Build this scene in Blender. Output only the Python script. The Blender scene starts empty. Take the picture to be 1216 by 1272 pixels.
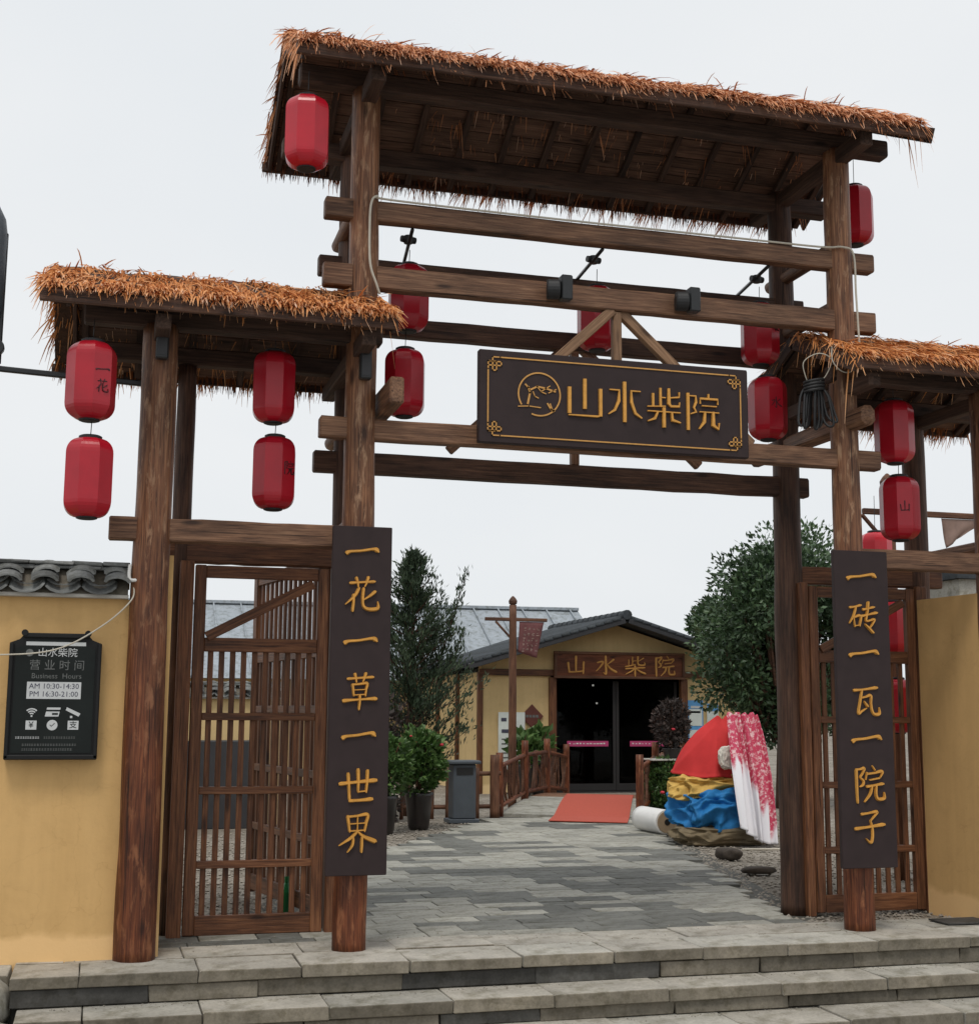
import bpy, bmesh, math, random
from mathutils import Vector, Matrix, noise
random.seed(7)
R = math.radians
scene = bpy.context.scene
COL = scene.collection

# ------------------------------------------------------------------ camera
def look(yaw, pitch, roll):
    F = Vector((math.sin(yaw)*math.cos(pitch), math.cos(yaw)*math.cos(pitch), math.sin(pitch)))
    Rt = Vector((math.cos(yaw), -math.sin(yaw), 0))
    U = Rt.cross(F)
    R2 = math.cos(roll)*Rt + math.sin(roll)*U
    U2 = -math.sin(roll)*Rt + math.cos(roll)*U
    return Matrix(((R2.x, U2.x, -F.x), (R2.y, U2.y, -F.y), (R2.z, U2.z, -F.z)))
cd = bpy.data.cameras.new('camera')
cam = bpy.data.objects.new('camera', cd); COL.objects.link(cam)
cd.sensor_fit = 'HORIZONTAL'; cd.sensor_width = 36; cd.lens = 1681.4/1216*36
cd.clip_start = 0.05; cd.clip_end = 2000
cam.matrix_world = Matrix.Translation((-1.38, -7.8075, 1.33)) @ look(R(15.619), R(8.415), R(0.374)).to_4x4()
scene.camera = cam

# ------------------------------------------------------------------ world, sun, exposure
SUN_EL, SUN_AZ = R(62), R(203)          # azimuth clockwise from +Y: the sun stands behind the camera, a little to the left
w = bpy.data.worlds.new('World'); scene.world = w; w.use_nodes = True
nt = w.node_tree; nt.nodes.clear()
wo = nt.nodes.new('ShaderNodeOutputWorld'); bg = nt.nodes.new('ShaderNodeBackground')
sky = nt.nodes.new('ShaderNodeTexSky'); sky.sky_type = 'NISHITA'; sky.sun_disc = False
sky.sun_elevation = SUN_EL; sky.sun_rotation = SUN_AZ; sky.air_density = 1; sky.dust_density = 4
tc = nt.nodes.new('ShaderNodeTexCoord'); mp = nt.nodes.new('ShaderNodeMapping'); mp.inputs['Scale'].default_value = (1, 1, 2.2)
ns = nt.nodes.new('ShaderNodeTexNoise'); ns.inputs['Scale'].default_value = 1.6; ns.inputs['Detail'].default_value = 5
cr = nt.nodes.new('ShaderNodeValToRGB')
cr.color_ramp.elements[0].position = .3; cr.color_ramp.elements[0].color = (7.95, 8.35, 8.7, 1)
cr.color_ramp.elements[1].position = .7; cr.color_ramp.elements[1].color = (8.75, 8.95, 9.1, 1)
mx = nt.nodes.new('ShaderNodeMix'); mx.data_type = 'RGBA'; mx.inputs['Factor'].default_value = .95
nt.links.new(tc.outputs['Generated'], mp.inputs['Vector']); nt.links.new(mp.outputs['Vector'], ns.inputs['Vector'])
nt.links.new(ns.outputs['Fac'], cr.inputs['Fac'])
nt.links.new(sky.outputs['Color'], mx.inputs['A']); nt.links.new(cr.outputs['Color'], mx.inputs['B'])
nt.links.new(mx.outputs['Result'], bg.inputs['Color']); bg.inputs['Strength'].default_value = 0.1
nt.links.new(bg.outputs['Background'], wo.inputs['Surface'])
sd = bpy.data.lights.new('sun', 'SUN'); sd.energy = 1.5; sd.angle = R(15); sd.color = (1, .96, .9)
sun = bpy.data.objects.new('sun', sd); COL.objects.link(sun)
sdir = Vector((math.sin(SUN_AZ)*math.cos(SUN_EL), math.cos(SUN_AZ)*math.cos(SUN_EL), math.sin(SUN_EL)))
sun.rotation_euler = sdir.to_track_quat('Z', 'Y').to_euler(); sun.location = sdir*30
vs = scene.view_settings
vs.view_transform = 'Standard'; vs.look = 'None'; vs.gamma = 1; vs.exposure = 0.0; vs.use_curve_mapping = False

# ------------------------------------------------------------------ materials
def M_new(name):
    m = bpy.data.materials.new(name); m.use_nodes = True
    n = m.node_tree; b = n.nodes['Principled BSDF']
    return m, n, b
def N(n, t, **kw):
    x = n.nodes.new(t)
    for k, v in kw.items(): setattr(x, k, v)
    return x
def ramp(n, fac, stops):
    r = N(n, 'ShaderNodeValToRGB'); e = r.color_ramp.elements
    while len(e) < len(stops): e.new(.5)
    for i, (p, c) in enumerate(stops):
        e[i].position = p; e[i].color = (*c, 1)
    n.links.new(fac, r.inputs['Fac']); return r.outputs['Color']
def mixc(n, f, a, b, mode='MIX'):
    x = N(n, 'ShaderNodeMix', data_type='RGBA', blend_type=mode)
    for k, v in (('Factor', f), ('A', a), ('B', b)):
        if hasattr(v, 'is_linked'): n.links.new(v, x.inputs[k])
        elif k == 'Factor': x.inputs[k].default_value = v
        else: x.inputs[k].default_value = (*v, 1)
    return x.outputs['Result']
def noise_tex(n, vec, scale, detail=4, rough=.55, dist=0):
    x = N(n, 'ShaderNodeTexNoise'); x.inputs['Scale'].default_value = scale
    x.inputs['Detail'].default_value = detail; x.inputs['Roughness'].default_value = rough; x.inputs['Distortion'].default_value = dist
    if vec is not None: n.links.new(vec, x.inputs['Vector'])
    return x.outputs['Fac']
def coords(n, scale=(1, 1, 1), rand=True, kind='Object'):
    t = N(n, 'ShaderNodeTexCoord'); v = t.outputs[kind]
    if rand:
        oi = N(n, 'ShaderNodeObjectInfo'); c = N(n, 'ShaderNodeVectorMath', operation='SCALE')
        cx = N(n, 'ShaderNodeCombineXYZ')
        for i in range(3): n.links.new(oi.outputs['Random'], cx.inputs[i])
        n.links.new(cx.outputs[0], c.inputs[0]); c.inputs['Scale'].default_value = 37.7
        a = N(n, 'ShaderNodeVectorMath', operation='ADD'); n.links.new(v, a.inputs[0]); n.links.new(c.outputs[0], a.inputs[1]); v = a.outputs[0]
    m = N(n, 'ShaderNodeMapping'); m.inputs['Scale'].default_value = scale
    n.links.new(v, m.inputs['Vector']); return m.outputs['Vector']
def bump(n, b, h, strength=.3, dist=.01):
    x = N(n, 'ShaderNodeBump'); x.inputs['Strength'].default_value = strength; x.inputs['Distance'].default_value = dist
    n.links.new(h, x.inputs['Height']); n.links.new(x.outputs['Normal'], b.inputs['Normal'])
def rand_value(n, b_in, color, amt):
    oi = N(n, 'ShaderNodeObjectInfo'); mr = N(n, 'ShaderNodeMapRange')
    n.links.new(oi.outputs['Random'], mr.inputs['Value']); mr.inputs['To Min'].default_value = 1-amt; mr.inputs['To Max'].default_value = 1+amt
    hs = N(n, 'ShaderNodeHueSaturation'); n.links.new(mr.outputs[0], hs.inputs['Value']); n.links.new(color, hs.inputs['Color'])
    n.links.new(hs.outputs['Color'], b_in)

def wood(name, dark, mid, light, rough=.6, along=(1.2, 26, 26), worn=None, var=.16, bump_s=.5, varnish=False):
    m, n, b = M_new(name)
    v = coords(n, along); grain = noise_tex(n, v, 3.2, 7, .62, .6)
    big = noise_tex(n, coords(n, (.9, 3.5, 3.5)), 2.2, 4, .6)
    c = ramp(n, grain, [(.28, dark), (.5, mid), (.74, light)])
    c2 = ramp(n, big, [(.3, (.45, .42, .40)), (.52, (.95, .92, .9)), (.75, (1.25, 1.2, 1.15))])
    c = mixc(n, 1.0, c, c2, 'MULTIPLY')
    if worn:
        wn = noise_tex(n, coords(n, (2.2, 9, 9)), 2.6, 6, .65, .4)
        f = ramp(n, wn, [(.54, (0, 0, 0)), (.66, (1, 1, 1))])
        c = mixc(n, f, c, worn)
    if varnish:
        ge = N(n, 'ShaderNodeNewGeometry'); sz = N(n, 'ShaderNodeSeparateXYZ'); n.links.new(ge.outputs['Position'], sz.inputs[0])
        ma = N(n, 'ShaderNodeMath', operation='MULTIPLY_ADD'); n.links.new(noise_tex(n, coords(n, (1.5, 6, 6)), 2, 4), ma.inputs[0]); ma.inputs[1].default_value = 1.6; n.links.new(sz.outputs[2], ma.inputs[2])
        mr = N(n, 'ShaderNodeMapRange'); mr.interpolation_type = 'SMOOTHSTEP'; n.links.new(ma.outputs[0], mr.inputs['Value'])
        for k_, v_ in (('From Min', 1.6), ('From Max', 3.9), ('To Min', 1), ('To Max', 0)): mr.inputs[k_].default_value = v_
        c = mixc(n, mr.outputs[0], c, mixc(n, 1.0, c, (.72, .46, .34), 'MULTIPLY'))
    vk = N(n, 'ShaderNodeTexVoronoi'); vk.inputs['Scale'].default_value = 1.0; n.links.new(coords(n, (2.2, 7.5, 7.5)), vk.inputs['Vector'])
    c = mixc(n, 1.0, c, ramp(n, vk.outputs['Distance'], [(.06, (.30, .26, .24)), (.16, (1, 1, 1))]), 'MULTIPLY')
    cracks = noise_tex(n, coords(n, (.7, 30, 30)), 2.0, 3, .5, .3)
    cf = ramp(n, cracks, [(.30, (.25, .22, .2)), (.36, (1, 1, 1))])
    c = mixc(n, 1.0, c, cf, 'MULTIPLY')
    rand_value(n, b.inputs['Base Color'], c, var)
    b.inputs['Roughness'].default_value = rough; b.inputs['Specular IOR Level'].default_value = .35
    bump(n, b, grain, bump_s, .006)
    return m
MT = {}
MT['post'] = wood('post_wood', (.052, .020, .010), (.19, .085, .042), (.37, .19, .095), .5, worn=(.36, .215, .125), varnish=True)
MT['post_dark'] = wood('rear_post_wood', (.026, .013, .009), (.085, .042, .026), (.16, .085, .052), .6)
MT['beam'] = wood('beam_wood', (.064, .031, .018), (.18, .093, .053), (.32, .185, .108), .6)
MT['brace'] = wood('brace_wood', (.13, .07, .038), (.25, .145, .08), (.36, .22, .13), .6)
MT['door'] = wood('door_wood', (.040, .015, .007), (.135, .054, .024), (.25, .115, .052), .5)
MT['roofwood'] = wood('roof_wood', (.05, .026, .017), (.135, .075, .050), (.22, .13, .09), .75)
MT['rafter'] = wood('rafter_wood', (.026, .015, .011), (.065, .037, .026), (.11, .066, .047), .75)
MT['fence'] = wood('fence_wood', (.05, .022, .012), (.12, .055, .03), (.20, .10, .055), .65)

def plain(name, col, rough=.5, var=.1, nscale=6, bumps=0, metal=0, spec=.5, rv=0, kind='Object'):
    m, n, b = M_new(name)
    f = noise_tex(n, coords(n, (1, 1, 1), kind=kind), nscale, 5, .6)
    c = ramp(n, f, [(.25, tuple(x*(1-var) for x in col)), (.75, tuple(min(1, x*(1+var)) for x in col))])
    if rv: rand_value(n, b.inputs['Base Color'], c, rv)
    else: n.links.new(c, b.inputs['Base Color'])
    b.inputs['Roughness'].default_value = rough; b.inputs['Metallic'].default_value = metal; b.inputs['Specular IOR Level'].default_value = spec
    if bumps: bump(n, b, f, bumps, .01)
    return m
MT['sign'] = plain('sign_board_paint', (.032, .021, .021), .62, .14, 9, spec=.22)
MT['gold'] = plain('gilded_lettering', (.62, .30, .055), .42, .18, 30, metal=.25)
MT['goldline'] = plain('gold_line_paint', (.55, .28, .07), .5, .15, 30, metal=.1)
MT['black'] = plain('black_metal', (.012, .013, .014), .4, .2, 20)
MT['blackmat'] = plain('black_plastic', (.014, .014, .015), .6, .2, 12)
MT['white'] = plain('white_plastic', (.70, .69, .66), .5, .06, 12)
MT['rope'] = plain('pale_cable', (.50, .46, .38), .6, .1, 40)
MT['grey_metal'] = plain('blue_grey_metal', (.060, .072, .085), .5, .12, 8)
MT['boardface'] = plain('notice_board_paint', (.007, .010, .009), .5, .3, 5, spec=.25)
MT['boardframe'] = plain('notice_frame', (.007, .007, .007), .5, .2, 10, spec=.3)
MT['print'] = plain('white_print', (.52, .53, .53), .6, .05, 30)
MT['greyprint'] = plain('faded_print', (.12, .125, .12), .6, .5, 60)
MT['darkprint'] = plain('dark_print', (.05, .05, .08), .6, .05, 30)
MT['ink'] = plain('black_ink', (.055, .004, .008), .6, .05, 30)
MT['straw_bed'] = plain('thatch_bed', (.060, .028, .014), .9, .5, 30, .6)
MT['soil'] = plain('dark_soil', (.05, .038, .028), .95, .4, 20, .5)
MT['pot'] = plain('dark_glazed_pot', (.018, .014, .013), .3, .25, 6)
MT['redcloth'] = plain('red_cloth', (.50, .040, .040), .9, .12, 5, .1, spec=.12)
MT['yellowsack'] = plain('yellow_woven_sack', (.56, .36, .10), .85, .22, 12, .2, spec=.2)
MT['bluetarp'] = plain('blue_tarpaulin', (.018, .17, .42), .65, .25, 6, .1, spec=.3)
MT['olivesack'] = plain('olive_grey_sack', (.17, .13, .075), .85, .25, 12, .2)
MT['whiteroll'] = plain('white_film_roll', (.72, .71, .69), .45, .05, 10)
MT['foldcloth'] = plain('off_white_cloth', (.64, .60, .53), .85, .12, 8, .1)
MT['card'] = plain('cardboard', (.30, .22, .14), .9, .15, 12)
MT['carpet'] = plain('red_carpet', (.42, .075, .045), .95, .14, 40, .2)
MT['tin'] = plain('dark_window_trim', (.03, .03, .033), .5, .2, 8)
MT['pink'] = plain('pink_sticker', (.45, .05, .16), .5, .1, 20)
MT['poster_blue'] = plain('poster_blue', (.10, .30, .58), .5, .15, 8)
MT['poster_pale'] = plain('poster_pale', (.62, .66, .62), .5, .1, 8)
MT['banner'] = plain('banner_cloth', (.15, .055, .055), .8, .25, 10, .1)
MT['bannerpale'] = plain('pale_brown_cloth', (.26, .18, .15), .85, .25, 10)
MT['diamond'] = plain('brown_diamond_plate', (.11, .028, .018), .5, .15, 8)
MT['bigsign'] = wood('house_sign_wood', (.06, .018, .008), (.13, .040, .016), (.19, .065, .026), .45)
MT['flower'] = plain('red_flower', (.55, .03, .05), .6, .15, 20)
MT['mortar'] = plain('cement', (.42, .40, .36), .9, .12, 14, .4)

def glow(name, col, s):
    m, n, b = M_new(name); b.inputs['Base Color'].default_value = (*col, 1)
    b.inputs['Emission Color'].default_value = (*col, 1); b.inputs['Emission Strength'].default_value = s
    return m
MT['bulb'] = glow('lit_bulb', (1, .9, .7), 2.2)

def lantern_mat(name, col):
    m, n, b = M_new(name)
    f = noise_tex(n, coords(n, (1, 1, 1)), 5, 4, .6)
    c = ramp(n, f, [(.25, tuple(x*.82 for x in col)), (.75, tuple(x*1.12 for x in col))])
    rand_value(n, b.inputs['Base Color'], c, .1)
    b.inputs['Roughness'].default_value = .28; b.inputs['Specular IOR Level'].default_value = .55
    b.inputs['Subsurface Weight'].default_value = 0
    tr = N(n, 'ShaderNodeBsdfTranslucent'); tr.inputs['Color'].default_value = (col[0]*1.2, col[1], col[2], 1)
    ms = N(n, 'ShaderNodeMixShader'); ms.inputs[0].default_value = .12
    n.links.new(b.outputs[0], ms.inputs[1]); n.links.new(tr.outputs[0], ms.inputs[2])
    n.links.new(ms.outputs[0], n.nodes['Material Output'].inputs['Surface'])
    fine = noise_tex(n, coords(n, (1, 1, .25)), 14, 3)
    bump(n, b, fine, .12, .01)
    return m
MT['lantern'] = lantern_mat('lantern_red_fabric', (.47, .008, .022))
MT['lantern_bright'] = lantern_mat('bright_lantern_fabric', (.60, .018, .035))

def plaster(name, col):
    m, n, b = M_new(name)
    v = coords(n, (1, 1, 1), rand=False)
    big = noise_tex(n, v, .9, 5, .6); fine = noise_tex(n, v, 45, 3, .6)
    st = noise_tex(n, coords(n, (5, 5, .35), rand=False), 1.6, 5, .65)
    c = ramp(n, big, [(.3, tuple(x*.92 for x in col)), (.7, tuple(x*1.05 for x in col))])
    c = mixc(n, 1, c, ramp(n, st, [(.34, (.93, .92, .90)), (.6, (1, 1, 1))]), 'MULTIPLY')
    tw = noise_tex(n, v, 6.5, 6, .7, .8)
    c = mixc(n, 1, c, ramp(n, tw, [(.32, (.94, .935, .925)), (.5, (1, 1, 1)), (.72, (1.03, 1.025, 1.015))]), 'MULTIPLY')
    vc = N(n, 'ShaderNodeTexVoronoi', feature='DISTANCE_TO_EDGE'); vc.inputs['Scale'].default_value = 1.1
    wv = N(n, 'ShaderNodeVectorMath', operation='ADD'); nv_ = N(n, 'ShaderNodeTexNoise'); nv_.inputs['Scale'].default_value = 2.5; nv_.inputs['Detail'].default_value = 6; n.links.new(v, nv_.inputs['Vector'])
    n.links.new(v, wv.inputs[0]); n.links.new(nv_.outputs['Color'], wv.inputs[1]); n.links.new(wv.outputs[0], vc.inputs['Vector'])
    c = mixc(n, 1, c, ramp(n, vc.outputs['Distance'], [(.0, (.91, .90, .88)), (.005, (1, 1, 1))]), 'MULTIPLY')
    # splash stains near the foot (z object coords) : pale, with an uneven edge
    t = N(n, 'ShaderNodeTexCoord'); sp = N(n, 'ShaderNodeSeparateXYZ'); n.links.new(t.outputs['Object'], sp.inputs[0])
    ad = N(n, 'ShaderNodeMath', operation='MULTIPLY_ADD'); n.links.new(noise_tex(n, v, 3.5, 4), ad.inputs[0]); ad.inputs[1].default_value = -.22; n.links.new(sp.outputs[2], ad.inputs[2])
    fz = ramp(n, ad.outputs[0], [(.0, (.8, .8, .8)), (.05, (0, 0, 0))])
    c = mixc(n, fz, c, tuple(min(1, x*1.22+.05) for x in col))
    n.links.new(c, b.inputs['Base Color']); b.inputs['Roughness'].default_value = .88; b.inputs['Specular IOR Level'].default_value = .2
    bump(n, b, fine, .25, .004)
    return m
MT['plaster'] = plaster('ochre_plaster', (.63, .40, .170))
MT['plaster2'] = plaster('house_ochre_plaster', (.64, .47, .235))

def stone(name, col, var=.2, rv=.14, bs=.45):
    m, n, b = M_new(name)
    v = coords(n, (1, 1, 1)); f = noise_tex(n, v, 4, 6, .65); g = noise_tex(n, v, 60, 3, .7)
    c = ramp(n, f, [(.3, tuple(x*(1-var) for x in col)), (.7, tuple(x*(1+var) for x in col))])
    sp = ramp(n, g, [(.35, (.72, .72, .72)), (.6, (1, 1, 1))]); c = mixc(n, .7, c, sp, 'MULTIPLY')
    dt = ramp(n, noise_tex(n, coords(n, (1, 1, 1), rand=False, kind='Object'), 9, 5, .7), [(.36, (.66, .65, .60)), (.52, (1, 1, 1))])
    c = mixc(n, 1, c, dt, 'MULTIPLY')
    rand_value(n, b.inputs['Base Color'], c, rv)
    b.inputs['Roughness'].default_value = .78; b.inputs['Specular IOR Level'].default_value = .3
    bump(n, b, mixc(n, .5, f, g), bs, .006)
    return m
MT['slab'] = stone('step_stone', (.43, .40, .345), .22, .10)
MT['slab_b'] = stone('step_stone_grey', (.42, .40, .35), .24, .10)
MT['edge'] = stone('dark_slab_edge', (.20, .175, .135), .3, .2)
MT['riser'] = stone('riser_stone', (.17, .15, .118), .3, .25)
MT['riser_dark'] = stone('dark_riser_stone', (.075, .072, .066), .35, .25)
MT['paver'] = stone('pale_paver', (.36, .35, .305), .16, .14)
MT['paver_d'] = stone('dark_paver', (.165, .166, .150), .2, .16)
MT['paver_bed'] = stone('paving_joint', (.10, .098, .085), .2, 0)
MT['tile'] = stone('grey_clay_tile', (.17, .175, .17), .35, .3)
MT['boulder'] = stone('pale_rubble', (.36, .34, .29), .25, .2)
MT['rooftile'] = stone('house_roof_tile', (.052, .060, .068), .25, .22)
MT['greyroof'] = stone('long_grey_roof_sheet', (.34, .375, .41), .12, .08, .2)

def gravel_mat():
    m, n, b = M_new('gravel_ground')
    v = coords(n, (1, 1, 1), rand=False)
    vo = N(n, 'ShaderNodeTexVoronoi'); vo.inputs['Scale'].default_value = 28; n.links.new(v, vo.inputs['Vector'])
    c = ramp(n, vo.outputs['Color'], [(0, (.15, .13, .105)), (.5, (.26, .235, .20)), (1, (.40, .37, .33))])
    bigm = ramp(n, noise_tex(n, v, .7, 5, .6), [(.35, (.62, .58, .52)), (.65, (1.05, 1.03, 1))])
    c = mixc(n, 1, c, bigm, 'MULTIPLY'); n.links.new(c, b.inputs['Base Color']); b.inputs['Roughness'].default_value = .9
    bump(n, b, vo.outputs['Distance'], .8, .02)
    return m
MT['gravel'] = gravel_mat()
MT['pebble'] = plain('pebbles', (.27, .24, .20), .85, .45, 18, 0, kind='Object')
MT['asphalt'] = plain('street_surface', (.30, .29, .27), .9, .2, 3, .3)

def attr_mat(name, stops, rough=.7, spec=.25, trans=0.0, attr='tint'):
    m, n, b = M_new(name)
    a = N(n, 'ShaderNodeAttribute'); a.attribute_name = attr
    c = ramp(n, a.outputs['Fac'], stops)
    n.links.new(c, b.inputs['Base Color']); b.inputs['Roughness'].default_value = rough; b.inputs['Specular IOR Level'].default_value = spec
    if trans:
        tr = N(n, 'ShaderNodeBsdfTranslucent'); n.links.new(c, tr.inputs['Color'])
        ms = N(n, 'ShaderNodeMixShader'); ms.inputs[0].default_value = trans
        n.links.new(b.outputs[0], ms.inputs[1]); n.links.new(tr.outputs[0], ms.inputs[2])
        n.links.new(ms.outputs[0], n.nodes['Material Output'].inputs['Surface'])
    return m
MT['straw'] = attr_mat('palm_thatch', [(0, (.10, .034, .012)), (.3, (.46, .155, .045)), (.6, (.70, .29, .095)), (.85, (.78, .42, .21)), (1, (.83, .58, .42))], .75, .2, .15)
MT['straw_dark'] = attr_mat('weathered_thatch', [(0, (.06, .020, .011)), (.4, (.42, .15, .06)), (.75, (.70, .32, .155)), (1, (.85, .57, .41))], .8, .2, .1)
MT['leaf_conifer'] = attr_mat('dark_needle_leaf', [(0, (.016, .027, .016)), (.5, (.042, .068, .036)), (1, (.10, .14, .075))], .55, .35, .12)
MT['leaf_broad'] = attr_mat('glossy_evergreen_leaf', [(0, (.018, .036, .017)), (.5, (.050, .092, .040)), (1, (.12, .19, .085))], .42, .45, .12)
MT['leaf_pot'] = attr_mat('potted_leaf', [(0, (.02, .045, .012)), (.5, (.06, .125, .03)), (1, (.15, .24, .07))], .45, .4, .2)
MT['leaf_dark'] = attr_mat('dull_plum_leaf', [(0, (.018, .013, .012)), (.5, (.04, .03, .026)), (1, (.10, .07, .06))], .6, .3, .1)
MT['pinkcloth'] = None
def pink_cloth():
    m, n, b = M_new('pink_white_cloth')
    v = coords(n, (1, 1, 1), rand=False)
    a = N(n, 'ShaderNodeAttribute'); a.attribute_name = 'tint'
    spk = ramp(n, noise_tex(n, v, 26, 4, .7), [(.50, (0, 0, 0)), (.60, (1, 1, 1))])
    pk = mixc(n, spk, (.50, .045, .10), (.72, .50, .50))
    c = mixc(n, a.outputs['Fac'], pk, (.74, .73, .76))
    n.links.new(c, b.inputs['Base Color']); b.inputs['Roughness'].default_value = .8
    return m
MT['pinkcloth'] = pink_cloth()
def glass_mat():
    m, n, b = M_new('dim_door_glass')
    t = N(n, 'ShaderNodeBsdfTransparent'); t.inputs['Color'].default_value = (.35, .37, .4, 1)
    g = N(n, 'ShaderNodeBsdfGlossy'); g.inputs['Roughness'].default_value = .03
    fr = N(n, 'ShaderNodeFresnel'); fr.inputs['IOR'].default_value = 1.22
    ms = N(n, 'ShaderNodeMixShader'); n.links.new(fr.outputs[0], ms.inputs[0]); n.links.new(t.outputs[0], ms.inputs[1]); n.links.new(g.outputs[0], ms.inputs[2])
    n.links.new(ms.outputs[0], n.nodes['Material Output'].inputs['Surface'])
    return m
MT['glass'] = glass_mat()
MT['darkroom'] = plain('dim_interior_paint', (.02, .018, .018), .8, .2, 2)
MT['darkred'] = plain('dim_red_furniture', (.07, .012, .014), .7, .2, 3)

# ------------------------------------------------------------------ object helpers
WM = {}
def link(o, parent=None, mw=None):
    COL.objects.link(o)
    mw = mw or Matrix.Identity(4)
    if parent is not None:
        o.parent = parent; o.matrix_parent_inverse = WM[parent.name].inverted()
    o.matrix_basis = mw; WM[o.name] = mw.copy()
    return o
def tag(o, label=None, cat=None, group=None, kind=None):
    if label: o['label'] = label
    if cat: o['category'] = cat
    if group: o['group'] = group
    if kind: o['kind'] = kind
    return o
def empty(name, loc, rz=0, **kw):
    o = bpy.data.objects.new(name, None); o.empty_display_size = .1
    link(o, None, Matrix.Translation(loc) @ Matrix.Rotation(rz, 4, 'Z')); return tag(o, **kw)
def mesh_obj(name, verts, faces, mat, parent=None, mw=None, smooth=False, tint=None):
    me = bpy.data.meshes.new(name); me.from_pydata([tuple(v) for v in verts], [], faces)
    if tint is not None:
        a = me.attributes.new('tint', 'FLOAT', 'POINT'); a.data.foreach_set('value', tint)
    if smooth: me.polygons.foreach_set('use_smooth', [True]*len(me.polygons))
    me.materials.append(mat); me.update()
    return link(bpy.data.objects.new(name, me), parent, mw)
def bm_obj(name, bm, mat, parent=None, mw=None, smooth=False):
    me = bpy.data.meshes.new(name); bm.to_mesh(me); bm.free()
    if smooth: me.polygons.foreach_set('use_smooth', [True]*len(me.polygons))
    me.materials.append(mat)
    return link(bpy.data.objects.new(name, me), parent, mw)
def frame(p0, p1, up=(0, 0, 1)):
    p0, p1 = Vector(p0), Vector(p1); x = (p1-p0); L = x.length; x.normalize()
    up = Vector(up)
    if abs(x.dot(up)) > .98: up = Vector((0, -1, 0))
    y = up.cross(x).normalized(); z = x.cross(y)
    m = Matrix(((x.x, y.x, z.x, 0), (x.y, y.y, z.y, 0), (x.z, y.z, z.z, 0), (0, 0, 0, 1)))
    m.translation = (p0+p1)/2
    return m, L
def bar(name, p0, p1, wy, hz, mat, parent=None, up=(0, 0, 1), bev=.006, jit=0.0, seg=1):
    """squared timber between two points; local X runs along it"""
    m, L = frame(p0, p1, up)
    verts = []; faces = []
    b = min(bev, wy*.3, hz*.3)
    y, z = wy/2, hz/2
    ring = [(-y+b, -z), (y-b, -z), (y, -z+b), (y, z-b), (y-b, z), (-y+b, z), (-y, z-b), (-y, -z+b)]
    xs = [-L/2+b*(0.0)]
    n = max(1, seg)
    stations = [(-L/2, .0 if False else b)] + [(-L/2+b, 0)] + [(-L/2+b+(L-2*b)*i/n, 0) for i in range(1, n)] + [(L/2-b, 0), (L/2, b)]
    for x, ins in stations:
        oy, oz = (random.uniform(-jit, jit), random.uniform(-jit, jit)) if jit else (0, 0)
        for (a, c) in ring:
            k = 1-ins/y if y > 0 else 1; k2 = 1-ins/z
            verts.append((x, a*k+oy, c*k2+oz))
    ns_ = len(stations)
    for s in range(ns_-1):
        for i in range(8):
            j = (i+1) % 8
            faces.append((s*8+i, s*8+j, (s+1)*8+j, (s+1)*8+i))
    faces.append(tuple(reversed(range(8)))); faces.append(tuple((ns_-1)*8+i for i in range(8)))
    # flip to outward
    faces = [tuple(reversed(f)) for f in faces]
    o = mesh_obj(name, verts, faces, mat, parent, m)
    return o
def log(name, p0, p1, r0, r1, mat, parent=None, rough=.05, seg=24, rings=None, seed=0, caps=True):
    """round timber with an uneven, knotty skin; local X runs along it"""
    m, L = frame(p0, p1)
    rings = rings or max(2, int(L/.07))
    verts, faces = [], []
    for i in range(rings+1):
        t = i/rings; x = -L/2+L*t; r = r0+(r1-r0)*t
        bx = rough*.35*r0*noise.noise((x*1.1, seed*3.1, 5)); bz = rough*.35*r0*noise.noise((x*1.1, seed*3.1, 9))
        for j in range(seg):
            a = 2*math.pi*j/seg
            nz = noise.noise((math.cos(a)*1.3+seed*7.3, math.sin(a)*1.3, x*2.2))
            n2 = noise.noise((math.cos(a)*5+seed*2.3, math.sin(a)*5, x*1.6))
            k = 1+rough*(nz*1.0+n2*.75)
            verts.append((x, r*k*math.cos(a)+bx*3, r*k*math.sin(a)+bz*3))
    for i in range(rings):
        for j in range(seg):
            k = (j+1) % seg
            faces.append((i*seg+j, i*seg+k, (i+1)*seg+k, (i+1)*seg+j))
    if caps:
        faces.append(tuple(reversed(range(seg)))); faces.append(tuple(rings*seg+j for j in range(seg)))
    faces = [tuple(f) for f in faces]
    o = mesh_obj(name, verts, faces, mat, parent, m, smooth=True)
    bmn = bmesh.new(); bmn.from_mesh(o.data); bmesh.ops.recalc_face_normals(bmn, faces=bmn.faces); bmn.to_mesh(o.data); bmn.free()
    for p in o.data.polygons:
        if len(p.vertices) > 4: p.use_smooth = False
    return o
def box(name, x0, x1, y0, y1, z0, z1, mat, parent=None, bev=.004, jit=0.0, rz=0):
    c = Vector(((x0+x1)/2, (y0+y1)/2, (z0+z1)/2)); hx, hy, hz = (x1-x0)/2, (y1-y0)/2, (z1-z0)/2
    bm = bmesh.new(); bmesh.ops.create_cube(bm, size=2)
    for v in bm.verts:
        v.co = Vector((v.co.x*hx+random.uniform(-jit, jit), v.co.y*hy+random.uniform(-jit, jit), v.co.z*hz+random.uniform(-jit, jit)*.4))
    if bev: bmesh.ops.bevel(bm, geom=bm.edges[:], offset=min(bev, hx*.5, hy*.5, hz*.5), segments=1, affect='EDGES')
    return bm_obj(name, bm, mat, parent, Matrix.Translation(c) @ Matrix.Rotation(rz, 4, 'Z'))
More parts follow.
